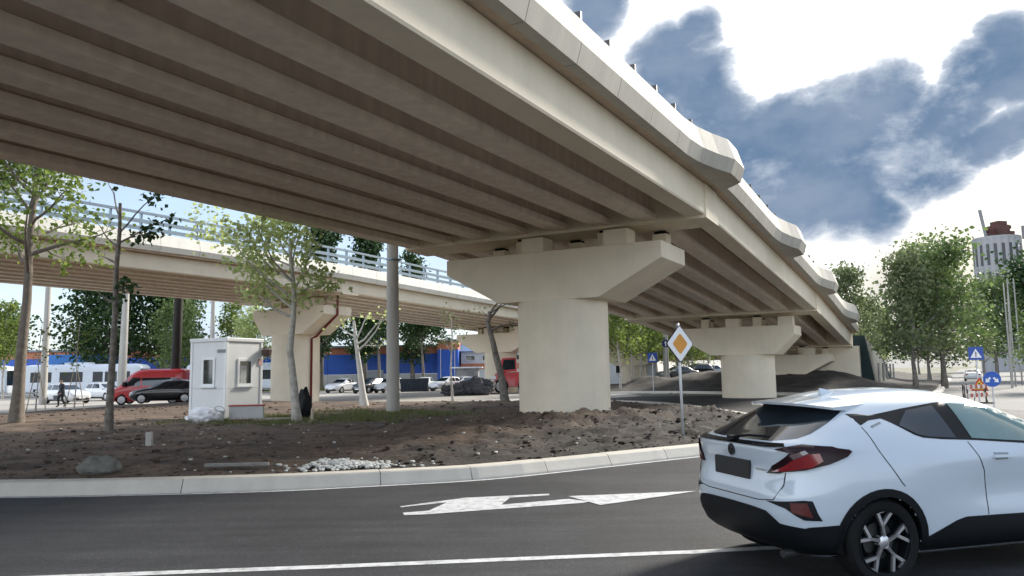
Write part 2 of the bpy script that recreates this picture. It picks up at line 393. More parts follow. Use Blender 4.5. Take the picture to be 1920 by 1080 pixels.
# painted markings
def stripe(name, path, w, z, m, parent):
    a, b = offset(path, w/2), offset(path, -w/2); n = len(path)
    MB().add([(p.x, p.y, z) for p in a]+[(p.x, p.y, z) for p in b], [(i, i+1, n+i+1, n+i) for i in range(n-1)]).build(name, m, parent)
stripe('edge_line', offset(kerb_path[:-60], -.10), .10, .004, PAINT, road)
stripe('lane_line', catmull([(-30, 6.6), (-15, 6.45), (-9, 6.6), (-4.54, 6.99), (-3.21, 7.12), (-1.6, 7.27), (-.04, 7.44), (1.45, 7.6), (2.08, 7.68), (5, 8.25), (10, 10.2), (15, 13.5)]), .135, .004, PAINT, road)
for k, poly in enumerate([
    [(-1.523, 10.423), (-.712, 11.054), (.489, 11.311), (.491, 11.174), (-.702, 10.827), (-1.502, 10.362)],
    [(-1.378, 9.779), (-1.421, 9.944), (-.201, 10.429), (.739, 10.823), (.999, 10.578), (.891, 10.482), (-1.098, 9.817)],
    [(-1.147, 9.924), (-.863, 10.89), (-.048, 11.108), (-.2, 10.35)],
    [(.745, 11.045), (2.611, 11.341), (2.122, 10.97), (1.114, 10.281), (.97, 10.585)]]):
    sheet('lane_arrow_marking', poly, .004+.0012*k, PAINT, road)

# the soil island under the two flyovers
ISL = [Vector(p) for p in [(-46, 15.2), (-30, 13.1), (-18, 12.4), (-7.7, 12.25), (-5.7, 12.3), (-3.6, 12.5), (-2.3, 12.85), (-.7, 13.25), (.2, 13.75), (1.3, 14.5), (3.0, 15.75), (4.3, 16.7), (5.4, 17.6), (6.6, 19.4), (7.5, 21.8),
                               (7.9, 25), (7.9, 30), (7.4, 35), (6.2, 39.3), (3.5, 42.5), (-3, 44), (-12, 47), (-20, 53), (-23.5, 44), (-24.2, 37), (-30, 33), (-46, 31)]]
def sdist(p, poly):
    ins = False; best = 1e9; n = len(poly)
    for i in range(n):
        a, b = poly[i], poly[(i+1) % n]
        e = b-a; t = max(0, min(1, (p-a).dot(e)/e.length_squared)); best = min(best, (p-a-e*t).length_squared)
        if (a.y > p.y) != (b.y > p.y) and p.x < (b.x-a.x)*(p.y-a.y)/(b.y-a.y)+a.x: ins = not ins
    return math.sqrt(best)*(1 if ins else -1)
def soil_z(x, y):
    d = sdist(Vector((x, y)), ISL)
    if d < -1.0: return -.12
    z = .19 + .05*sstep(0, 2.5, d)
    rough = (.45 + .9*sstep(-6, 0, x))*(1-.45*sstep(27, 33, y))
    z += rough*(.11*fbm(x*.35, y*.35, 1) + .09*abs(fbm(x*1.1, y*1.1, 5)) + .065*fbm(x*2.6, y*2.6, 9, 4) + .05*abs(fbm(x*6.0, y*6.0, 3, 3)))*sstep(0, .9, d)
    for mx, my, mr, mh in ((3.2, 22.0, 2.3, .28), (-2.0, 21.0, 2.0, .18), (5.8, 24.0, 2.2, .26), (.8, 22.6, 1.6, .22), (5.0, 19.5, 1.6, .16), (-11.3, 20.6, 1.4, .10), (5.9, 30, 2.0, .16), (-13, 38, 3, .18), (-1.5, 33.5, 2.0, .12)):
        q = ((x-mx)**2 + (y-my)**2)/(mr*mr)
        if q < 4: z += mh*math.exp(-q*1.6)*(1+.5*fbm(x*1.7, y*1.7, 3))
    # level ground where the cabin stands
    q = ((x+10.6)**2 + (y-29.5)**2)/9.0
    z = z*(1-math.exp(-q*q)) + .20*math.exp(-q*q)
    if d < 0 or (d < 1.2 and y > 20): z = z*sstep(-1.0, .9, d) - .05*(1-sstep(-1.0, .9, d))
    return z
def front(x):
    for i in range(len(kb_b)-1):
        a, b = kb_b[i], kb_b[i+1]
        if a.x <= x <= b.x: return a.y + (b.y-a.y)*(x-a.x)/max(1e-6, b.x-a.x)
    return kb_b[0].y
xs = []
x = -46.0
while x < 9.2:
    xs.append(x); x += .11 if -12 < x < 7 else .22
ds = [0.0]; st_ = .09
while ds[-1] < 44: ds.append(ds[-1]+st_); st_ *= 1.022
vs_, fs_ = [], []
for j, dd in enumerate(ds):
    for x in xs:
        fx = min(x, 8.2); y = front(fx)+.0 + dd
        z = soil_z(x, y) if j else .16
        vs_.append((x, y, z))
nx = len(xs)
for j in range(len(ds)-1):
    for i in range(nx-1):
        a = j*nx+i; q = (a, a+1, a+nx+1, a+nx)
        if max(vs_[k][2] for k in q) > -.06: fs_.append(q)
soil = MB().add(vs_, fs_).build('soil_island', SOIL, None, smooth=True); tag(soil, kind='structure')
# second patch of earth round the far piers, banked up against the abutment
AZ1 = rad(29.23)
D1 = Vector((math.sin(AZ1), math.cos(AZ1))); N1 = Vector((-math.cos(AZ1), math.sin(AZ1)))
ISL2 = [Vector(p) for p in [(7.5, 61), (11.3, 60.6), (14.4, 57.6), (17.6, 53.2), (20.5, 48.5), (23.5, 46.6), (27, 50), (80, 141), (60, 150), (14, 100), (4, 66)]]
def soil2_z(x, y):
    p = Vector((x, y)); d = sdist(p, ISL2)
    if d < -1: return -.12
    s, t = p.dot(D1), p.dot(N1)
    z = .18 + .06*sstep(0, 3, d) + .10*fbm(x*.4, y*.4, 2) + .08*fbm(x*1.6, y*1.6, 4)
    z += 1.35*sstep(58, 68, s)*sstep(3.0, 8.5, t)*(1-sstep(18, 26, t))*(1-.5*sstep(80, 100, s)) * (1+.12*fbm(x*.6, y*.6, 8))
    z += .8*math.exp(-((x-11.2)**2+(y-66)**2)/3.5)
    return z*sstep(-.3, .5, d) - .05*(1-sstep(-.3, .5, d))
vs_, fs_ = [], []
gx = [2+.45*i for i in range(180)]; gy = [45+.45*j for j in range(236)]
for y in gy:
    for x in gx: vs_.append((x, y, soil2_z(x, y)))
for j in range(len(gy)-1):
    for i in range(len(gx)-1):
        a = j*len(gx)+i; q = (a, a+1, a+len(gx)+1, a+len(gx))
        if max(vs_[k][2] for k in q) > -.06: fs_.append(q)
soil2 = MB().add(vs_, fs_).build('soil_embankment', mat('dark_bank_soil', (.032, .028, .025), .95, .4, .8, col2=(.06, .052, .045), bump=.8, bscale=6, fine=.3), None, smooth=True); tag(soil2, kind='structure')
k2_path = catmull([(7.4, 60.7), (11.2, 60.2), (14.2, 57.2), (17.4, 52.8), (20.3, 48.1), (23.5, 46.1), (27.3, 49.7), (40, 71.5), (60, 106)], .6)
k2a, k2b = offset(k2_path, .1), offset(k2_path, .5)
kerb2 = MB().loft([[(a.x, a.y, -.05), (b.x, b.y, -.05), (b.x, b.y, .12), (a.x, a.y, .12)] for a, b in zip(k2a, k2b)]).build('kerb', KERB); kerb2['kind'] = 'structure'
kerb_stones(k2_path, kerb2, iter(lambda: 3.0, 0), .17)
def gz(x, y):
    z = soil_z(x, y) if (-46 < x < 9 and y < 55) else -.1
    z2 = soil2_z(x, y) if x > 2 and 45 < y < 150 else -.1
    return max(z, z2, -.004)

# loose earth, stones and grass
def blob(mb, c, r, sq=.7, n=5):
    ph = random.uniform(0, 6.28); rings = []
    for k, (h, w) in enumerate(((-.6, .6), (0, 1.0), (.55, .72))):
        rings.append([(c[0]+r*w*random.uniform(.75, 1.2)*math.cos(ph+k*.5+2*math.pi*i/n), c[1]+r*w*random.uniform(.75, 1.2)*math.sin(ph+k*.5+2*math.pi*i/n), c[2]+r*h*sq) for i in range(n)])
    mb.loft(rings)
def scatter(name, m, count, rmin, rmax, region, label, sq=.7):
    mb = MB()
    for i in range(count):
        x, y = region()
        d = sdist(Vector((x, y)), ISL)
        if d < .06: continue
        r = rmin + (rmax-rmin)*random.random()**3
        blob(mb, (x, y, soil_z(x, y)+r*.25), r, sq)
    o = mb.build(name, m); tag(o, label, name.split('_')[-1], kind='stuff'); return o
def near_band():
    x = random.uniform(-16, 7.5); return x, front(min(x, 8)) + .08 + 9*random.random()**1.4
def wide(): return random.uniform(-22, 7.5), random.uniform(12.5, 42)
scatter('soil_clods', SOIL, 3600, .008, .06, near_band, 'clods of turned earth over the soil island', .42)
scatter('far_soil_clods', SOIL, 1500, .02, .10, wide, 'clods of earth lying farther back on the island')
PALE = mat('pale_stone', (.50, .48, .44), .85, .25, 3)
scatter('rubble_stones', PALE, 620, .008, .05, lambda: (random.uniform(-14, 7.3), random.uniform(12.6, 30)), 'scattered pale stones in the turned earth')
WSTONE = mat('white_gravel', (.54, .54, .51), .85, .25, 9, fine=.2)
gm = MB()
for i in range(620):
    a = random.uniform(0, 6.28); q = abs(random.gauss(0, .5))
    x, y = -2.85+.75*q*math.cos(a)*1.25, 13.2+.5*q*math.sin(a)
    if sdist(Vector((x, y)), ISL) < .05: continue
    r = random.uniform(.014, .06); blob(gm, (x, y, soil_z(x, y)+.02+random.uniform(.2, 1)*.08*max(0, 1-q)), r, .7)
tag(gm.build('white_gravel', WSTONE), 'heap of white crushed stone beside the kerb', 'gravel', kind='stuff')
GRASSM = leaf_mat('grass_blade', (.07, .10, .025), (.17, .18, .06), .3)
gb = MB()
for i in range(26000):
    x, y = random.uniform(-12.5, -1.0), random.uniform(22.5, 34)
    if fbm(x*.5, y*.5, 7) + .35 - ((x+6.5)/6.5)**2*.8 - ((y-28.2)/5.5)**2*.7 < random.uniform(-.25, .3): continue
    z = soil_z(x, y)-.01; h = random.uniform(.05, .16); a = random.uniform(0, 6.28); w = .012
    lx, ly = random.uniform(-.05, .05), random.uniform(-.05, .05)
    gb.add([(x-w*math.cos(a), y-w*math.sin(a), z), (x+w*math.cos(a), y+w*math.sin(a), z), (x+lx, y+ly, z+h)], [(0, 1, 2)])
tag(gb.build('grass', GRASSM), 'thin short grass round the cabin and the concrete pole', 'grass', kind='stuff')
# verge of rough grass before the warehouse
gb = MB()
for i in range(7000):
    x, y = random.uniform(-48, 6), random.uniform(90, 97)
    h = random.uniform(.15, .6); a = random.uniform(0, 6.28); w = .05
    gb.add([(x-w*math.cos(a), y-w*math.sin(a), -.02), (x+w*math.cos(a), y+w*math.sin(a), -.02), (x+random.uniform(-.2, .2), y, h)], [(0, 1, 2)])
tag(gb.build('verge_grass', GRASSM), 'tall rough grass along the foot of the blue warehouse', 'grass', kind='stuff')
# ================================================================= flyovers
def lerp_prof(prof, s):
    if s <= prof[0][0]: return prof[0][1]
    for (a, za), (b, zb) in zip(prof, prof[1:]):
        if s <= b: return za + (zb-za)*(s-a)/(b-a)
    (a, za), (b, zb) = prof[-2:]; return zb + (zb-za)*(s-b)/(b-a)
class Bridge:
    def __init__(b, name, label, org, az, prof, joints, tR, ng, pitch, gw, gh, slab, over, cor, bumps, rail, panel=2.15, post_step=1.58):
        b.org = Vector(org); b.d = Vector((math.sin(az), math.cos(az))); b.n = Vector((-math.cos(az), math.sin(az))); b.az = az
        b.prof = prof; b.joints = joints; b.tR = tR; b.ng = ng; b.pitch = pitch; b.gw = gw; b.gh = gh
        b.tL = tR + gw + pitch*(ng-1); b.slab = slab; b.over = over
        s0, s1 = joints[0], joints[-1]
        p = b.P(s1, tR, 0); b.root = empty(name, (p.x, p.y, 0), 0, label, 'bridge', 'flyovers')
        # girders: an I-beam with a bottom bulb, one per line and span
        hb = .21; web = .10
        for i, (a, c) in enumerate(zip(joints, joints[1:])):
            za, zc = b.z(a), b.z(c); e0, e1 = a+.05, c-.05
            f = lambda s: za + (zc-za)*(s-a)/(c-a)
            for k in range(ng):
                t0 = tR + k*pitch; t1 = t0+gw; tm = (t0+t1)/2
                if k in (0, ng-1):      # edge girders have a plain outer face
                    pr = [(t0+.03, 0), (t1, 0), (t1, hb), (tm+web, hb+.12), (tm+web, gh), (t0, gh), (t0, .05)]
                    if k: pr = [(t0+t1-t, z) for t, z in pr]
                else:
                    pr = [(t0, 0), (t1, 0), (t1, hb), (tm+web, hb+.12), (tm+web, gh), (tm-web, gh), (tm-web, hb+.12), (t0, hb)]
                MB().loft([[b.P(s, t, f(s)+z) for t, z in pr] for s in (e0, e1)]).build('girder', CREAM if k in (0, ng-1) and False else SOFFIT_OR[k in (0,)], b.root, world=True)
            mb = MB()
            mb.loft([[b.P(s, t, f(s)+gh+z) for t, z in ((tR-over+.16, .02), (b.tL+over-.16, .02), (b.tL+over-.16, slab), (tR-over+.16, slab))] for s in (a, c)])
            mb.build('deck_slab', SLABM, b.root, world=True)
        for s in joints[1:]:
            z = b.z(s); last = s == joints[-1]
            MB().loft([[b.P(q, t, b.z(q)+zz) for t, zz in ((tR-.045, -.10), (b.tL+.045, -.10), (b.tL+.045, gh-.005), (tR-.045, gh-.005))] for q in (s-.75, s+(.75 if not last else .05))]).build('crossbeam', CREAM, b.root, world=True)
        # cornice panels along both edges
        lo, mid, hi, lean = cor       # heights above girder soffit: bottom, fold, top; lean of the upper leaf
        KINK = [(-3.3, 0), (-2.3, .14), (-1.35, .52), (-.5, 1), (.75, 1), (1.3, 0)]
        def bump(s):
            v = 0.0
            for c in bumps:
                q = s-c
                for (q0, v0), (q1, v1) in zip(KINK, KINK[1:]):
                    if q0 <= q <= q1: v = max(v, v0+(v1-v0)*(q-q0)/(q1-q0))
            return v
        nP = int((s1-s0)/panel)
        shared = {}
        for side in (0, 1):
            for i in range(nP):
                a, c = s0+i*panel, s0+(i+1)*panel
                b0, b1, bm_ = bump(a), bump(c), bump((a+c)/2)
                za, zc = b.z(a), b.z(c)
                flat = side == 1 or max(b0, b1, bm_) < .01
                st = (0, 1) if flat else sorted({0, 1} | {round((e+q-a)/(c-a), 4) for e in bumps for q, _ in KINK if a+.02 < e+q < c-.02})
                def ring(u):
                    w = .55*(0 if flat else bump(a+(c-a)*u)); s = a+(c-a)*u + (.011 if u == 0 else -.011 if u == 1 else 0)
                    out = [(.32, lo), (.06-w, lo), (-.06-w*1.05, mid), (lean-w, hi), (lean+.2, hi), (lean+.26, lo+.12)]
                    zz = za + (zc-za)*u
                    return [(s, (tR-over+x) if side == 0 else (b.tL+over-x), zz+z) for x, z in out]
                key = (side, round((zc-za)/panel, 3)) if flat else None
                if key is not None and key in shared:
                    o = link_mesh('cornice_panel', shared[key], b.root)
                else:
                    base = b.P(a, 0, za)
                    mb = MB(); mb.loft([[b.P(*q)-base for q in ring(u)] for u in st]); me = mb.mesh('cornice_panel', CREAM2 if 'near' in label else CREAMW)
                    o = link_mesh('cornice_panel', me, b.root)
                    if key is not None: shared[key] = me
                pp = b.P(a, 0, za); oo = ORIG[b.root]; o.location = (pp.x-oo.x, pp.y-oo.y, pp.z-oo.z)
        # railing on the right-hand parapet
        rt, rz, rails = rail
        n = int((s1-s0)/post_step); pm = None
        for i in range(n):
            s = s0+.4+i*post_step; z = b.z(s)
            if pm is None:
                pb = MB(); pb.box((0, 0, rz/2-.1), (.07, .16, rz+.2), math.pi/2-b.az); pm = pb.mesh('rail_post', GALV if rails else DARKSTEEL)
            o = link_mesh('rail_post', pm, b.root); pp = b.P(s, tR-over+rt, z+hi); oo = ORIG[b.root]; o.location = (pp.x-oo.x, pp.y-oo.y, pp.z-oo.z)
        for dz, hh, th in rails:
            mb = MB(); ss = [s0+.4+i*post_step*2 for i in range(n//2+1)]
            mb.loft([[b.P(s, tR-over+rt-.085-th*x, b.z(s)+hi+dz+hh*y) for x, y in ((0, 0), (1, 0), (1, 1), (0, 1))] for s in ss])
            mb.build('rail', GALV, b.root, world=True)
    def P(b, s, t, z): return Vector((b.org.x+b.d.x*s+b.n.x*t, b.org.y+b.d.y*s+b.n.y*t, z))
    def z(b, s): return lerp_prof(b.prof, s)
    def pier(b, s, label, group='flyover piers', gap=.76, colr=1.63, base=None, pipe=False, half=4.2, cap_th=1.3, left=None, dt=0.0):
        tc = (b.tR+b.tL)/2 - .45 + dt
        c = b.P(s, tc, 0); ground_z = (gz(c.x, c.y) if base is None else base)
        root = empty('bridge_pier', (c.x, c.y, ground_z), 0, label, 'pier', group)
        top = b.z(s)-gap
        left = left or half
        pr = [(tc-half, top), (tc+left, top), (tc+left, top-.56), (tc+1.95, top-1.74), (tc-1.95, top-1.74), (tc-half, top-.56)]
        cap = MB().loft([[b.P(q, t, z) for t, z in pr] for q in (s-cap_th, s+cap_th)]).build('cap', CREAM, root, world=True); bevel(cap, .025)
        MB().lathe([(colr, -.8), (colr, top-1.742-ground_z)], (0, 0, 0), 56).build('column', CREAM, root, smooth=40)
        for k in range(b.ng):
            t = b.tR + k*b.pitch + b.gw/2
            for q in (-.45, .62):
                if abs(t-tc) > min(half, left)-.3 or (q < 0 and k % 2): continue
                z0 = top; z1 = b.z(s+q)-.22
                bl = MB().loft([[b.P(s+q+dx, t+dy, z) for dx, dy in ((-.25, -.25), (.25, -.25), (.25, .25), (-.25, .25))] for z in (z0+.002, z1)]).build('bearing_block', CREAM, root, world=True)
                MB().loft([[b.P(s+q+dx, t+dy, z) for dx, dy in ((-.2, -.2), (.2, -.2), (.2, .2), (-.2, .2))] for z in (z1+.001, z1+.098)]).build('bearing_pad', RUBBER, bl if False else root, world=True)
        for t in (tc+.55, tc-2.6):
            MB().loft([[b.P(s-cap_th*.985+dx, t+dy, z) for dx, dy in ((0, -.42), (.8, -.42), (.8, .42), (0, .42))] for z in (top+.003, top+.52)]).build('shear_key', CREAM, root, world=True)
        if pipe:
            q = s-.1
            e = tc-half-.07
            pts = [b.P(q, e, b.z(s)+.1), b.P(q, e, top-.55), b.P(q, tc-1.95-.10, top-1.86), b.P(q, tc-colr-.08, top-2.0), b.P(q, tc-colr-.08, ground_z+.1)]
            MB().tube(pts, .075, 10).build('drain_pipe', mat('brown_pipe', (.16, .02, .018), .45, .15, 4), root, world=True, smooth=True)
        return root
SOFFIT_OR = {True: CREAM, False: SOFFIT}
B1 = Bridge('flyover_bridge', 'near cream concrete flyover crossing overhead with dark ribbed underside', (0, 0), AZ1,
            [(-40, 6.72), (25.1, 6.743), (49.1, 5.17), (67.6, 3.48), (100, .35)], [-34, -8, 25.1, 49.1, 67.6],
            6.45, 8, 1.62, .65, 1.03, .24, .60, (1.0, 1.42, 2.10, .13), [24.0, 36.4, 48.3, 60.6], (.24, .22, []))
B2 = Bridge('flyover_bridge', 'farther flyover with pale fascia and grey metal railing behind the trees', (-14.85, 51.28), rad(33.5),
            [(-60, 6.6), (-20, 7.08), (-11, 7.08), (0, 6.9), (10, 6.55), (24, 6.1), (41, 5.55), (57, 4.7), (100, 1.8)], [-82, -48, -24, 0, 24, 53, 78],
            -5.5, 8, 1.45, .6, .78, .2, .55, (.78, 1.05, 1.62, .06), [], (.25, 1.0, [(.88, .12, .10), (.44, .18, .06), (.10, .18, .06)]), 2.15, 1.5)
B1.pier(25.2, 'thick round cream pier with flared cap standing in dark soil, nearest of all')
B1.pier(49.6, 'cream pier with flared cap beyond the orange diamond sign', dt=-1.15, half=3.1, left=4.0)
B1.pier(66.2, 'low pier cap half buried in the dark earth bank', gap=.76)
B2.pier(0, 'cream pier with a thin red-brown drainpipe, behind the white cabin', pipe=True, colr=1.55, cap_th=1.2, half=3.9, left=2.9)
B2.pier(24, 'cream pier seen behind the red loader and the bent tree', colr=1.5, cap_th=1.2)
B2.pier(53, 'beige pier seen between the young trees past the nearest pier', colr=1.5, cap_th=1.2)
# abutment and the dark netted retaining wall of the ramp behind it
ab = B1.P(68.2, 12, 0)
abr = empty('bridge_abutment', (ab.x, ab.y, gz(ab.x, ab.y)), 0, 'grey concrete abutment wall closing the far end of the near flyover', 'abutment')
MB().loft([[B1.P(s, t, z) for t, z in ((6.0, -.1), (15.8, -.1), (15.8, 3.5), (6.0, 3.5))] for s in (67.72, 68.7)]).build('wall', CREAM, abr, world=True)
rw = B1.P(84, 12, 0)
rwr = empty('retaining_wall', (rw.x, rw.y, 0), 0, 'dark green sheeted ramp wall past the end of the near flyover', 'wall')
NET = mat('dark_green_netting', (.012, .028, .028), .9, .3, 2, bump=.4, bscale=8)
rings = []
for s in (68.72, 74, 80, 86, 92):
    z = B1.z(s)+1.0
    rings.append([B1.P(s, t, zz) for t, zz in ((4.9, -.1), (15.9, -.1), (15.9, z), (5.6, z))])
MB().loft(rings).build('sheeting', NET, rwr, world=True)
for i in range(5):
    s = 69.5+5*i; MB().box(tuple(B1.P(s, 4.75, 1.0)), (.12, .12, 2.2)).build('prop_post', POLEC, rwr, world=True)
# ================================================================= vehicles
def interp(tab, z, k):
    if z <= tab[0][0]: return tab[0][k]
    for a, b in zip(tab, tab[1:]):
        if z <= b[0]:
            t = (z-a[0])/(b[0]-a[0]); return a[k] + (b[k]-a[k])*t
    return tab[-1][k]
class Shell:
    """closed body built from horizontal slices; table rows: z, rear x, front x, half width, squareness"""
    def __init__(s, tab, bulges=(), wheels=(0, 2.64), wr=.42, dx=.05, dz=.04):
        s.tab = tab; s.bulges = bulges; s.wheels = wheels; s.wr = wr; s.dx = dx; s.dz = dz
        s.z0, s.z1 = tab[0][0], tab[-1][0]
    def par(s, z):
        xr, xf, w, n = (interp(s.tab, z, k) for k in (1, 2, 3, 4)); return (xr+xf)/2, (xf-xr)/2, w, n
    def pt(s, th, z, off=0.0):       # th 0 = rear centre, pi = front centre; right-hand side (y < 0)
        xm, a, w, n = s.par(z); c, q = math.cos(th), max(0.0, math.sin(th))
        x = xm - a*math.copysign(abs(c)**(2/n), c); y = w*q**(2/n)
        k = y/max(w, 1e-6)
        for (bx, bz, rx, rz, am) in s.bulges: y += am*k*math.exp(-((x-bx)/rx)**2-((z-bz)/rz)**2)
        if off:
            e = 1e-3; nx = math.copysign(abs(c)**(2-2/n), c)/a if a else 0; ny = q**(2-2/n)/max(w, 1e-6); l = math.hypot(nx, ny) or 1
            x -= off*nx/l; y += off*ny/l
        return Vector((x, -y, z))
    def tx(s, x, z):
        xm, a, w, n = s.par(z); r = max(-1, min(1, (xm-x)/a)); return math.acos(math.copysign(abs(r)**(n/2), r))
    def ty(s, y, z, front=False):
        xm, a, w, n = s.par(z); t = math.asin(min(1, abs(y)/w)**(n/2)); return math.pi-t if front else t
    def thetas(s, zr=.7):
        dense = [s.pt(math.pi*i/3000, zr) for i in range(3001)]; out = [0.0]; acc = 0
        for i in range(1, 3001):
            acc += (dense[i]-dense[i-1]).length
            if acc >= s.dx: out.append(math.pi*i/3000); acc = 0
        if math.pi-out[-1] < .01: out[-1] = math.pi
        else: out.append(math.pi)
        return out
    def body(s, name, m, parent):
        th = s.thetas((s.z0+s.z1)*.42); nz = max(6, int((s.z1-s.z0)/s.dz)); mb = MB(); rings = []
        for j in range(nz+1):
            u = j/nz; z = s.z0+(s.z1-s.z0)*(1-(1-u)**1.15)
            r = [s.pt(t, z) for t in th]; rings.append(r + [Vector((p.x, -p.y, p.z)) for p in r[-2:0:-1]])
        n = len(rings[0]); vs = [p for r in rings for p in r]; fs = []
        for i in range(nz):
            for j in range(n):
                k = (j+1) % n; q = (i*n+j, i*n+k, (i+1)*n+k, (i+1)*n+j)
                c = (vs[q[0]]+vs[q[1]]+vs[q[2]]+vs[q[3]])/4
                if abs(c.y) > .45 and any(math.hypot(c.x-wx, c.z-.34*s.wr/.42) < s.wr-.045 for wx in s.wheels): continue
                fs.append(q)
        h = len(th)
        for j in range(h-1):      # lid and floor pan as strips across
            a, b_ = j, j+1; ma, mb_ = (-j) % n, (-(j+1)) % n
            for base in (0, nz*n):
                if len({a, b_, ma, mb_}) == 4: fs.append((base+a, base+b_, base+mb_, base+ma))
                else: fs.append(tuple(dict.fromkeys((base+a, base+b_, base+mb_, base+ma))))
        mb.add(vs, fs); return mb.build(name, m, parent, smooth=True)
    def patch(s, name, m, parent, outline, off=.004, side=-1, mode='x', th_step=.07, thick=.012, smooth=True, closed=True):
        """outline of (x, z) on the flank, or of theta, z (mode 't'); conforms to the body"""
        pts = []
        n = len(outline)
        for i in range(n):
            a, b = outline[i], outline[(i+1) % n]
            L = max(abs(a[0]-b[0])*(1 if mode != 't' else 2), abs(a[1]-b[1])); k = max(1, int(L/.05))
            for q in range(k): pts.append((a[0]+(b[0]-a[0])*q/k, a[1]+(b[1]-a[1])*q/k))
        bm = bmesh.new(); vv = [bm.verts.new((p[0], p[1], 0)) for p in pts]; bm.faces.new(vv)
        us = [p[0] for p in pts]; zs = [p[1] for p in pts]
        def cuts(lo, hi, st, no):
            k = int((hi-lo)/st)
            for i in range(1, k+1):
                v = lo+(hi-lo)*i/(k+1); co = (v, 0, 0) if no[0] else (0, v, 0)
                bmesh.ops.bisect_plane(bm, geom=bm.verts[:]+bm.edges[:]+bm.faces[:], plane_co=co, plane_no=no)
        cuts(min(us), max(us), th_step, (1, 0, 0)); cuts(min(zs), max(zs), .06, (0, 1, 0))
        bm.verts.index_update()
        conv = (lambda u, z: s.tx(u, z)) if mode == 'x' else (lambda u, z: u)
        vs = []; fs = []
        bidx = {v.index for e in bm.edges if e.is_boundary for v in e.verts}
        for v in bm.verts:
            p = s.pt(conv(v.co.x, v.co.y), v.co.y, off); vs.append((p.x, p.y*(-side), p.z))
        for f in bm.faces: fs.append(tuple(v.index for v in f.verts))
        inner = {}
        for i in bidx:
            v = bm.verts[i] if bm.verts.ensure_lookup_table() is None else None
            p = s.pt(conv(v.co.x, v.co.y), v.co.y, off-thick); inner[i] = len(vs); vs.append((p.x, p.y*(-side), p.z))
        for e in bm.edges:
            if e.is_boundary: a, b = e.verts[0].index, e.verts[1].index; fs.append((a, b, inner[b], inner[a]))
        bm.free()
        return MB().add(vs, fs).build(name, m, parent, smooth=50 if smooth else False)
    def seam(s, name, m, parent, line, w=.007, off=.0022, side=-1):
        pts = []
        for a, b in zip(line, line[1:]):
            k = max(1, int(max(abs(a[0]-b[0]), abs(a[1]-b[1]))/.04))
            for q in range(k): pts.append((a[0]+(b[0]-a[0])*q/k, a[1]+(b[1]-a[1])*q/k))
        pts.append(line[-1]); A = []; B = []
        for i, p in enumerate(pts):
            d = Vector(pts[min(i+1, len(pts)-1)])-Vector(pts[max(i-1, 0)]); d.normalize()
            for L, sg in ((A, 1), (B, -1)):
                x, z = p[0]-d.y*w/2*sg, p[1]+d.x*w/2*sg
                q = s.pt(s.tx(x, z), z, off); L.append((q.x, q.y*(-side), q.z))
        n = len(A)
        return MB().add(A+B, [(i, i+1, n+i+1, n+i) for i in range(n-1)]).build(name, m, parent)
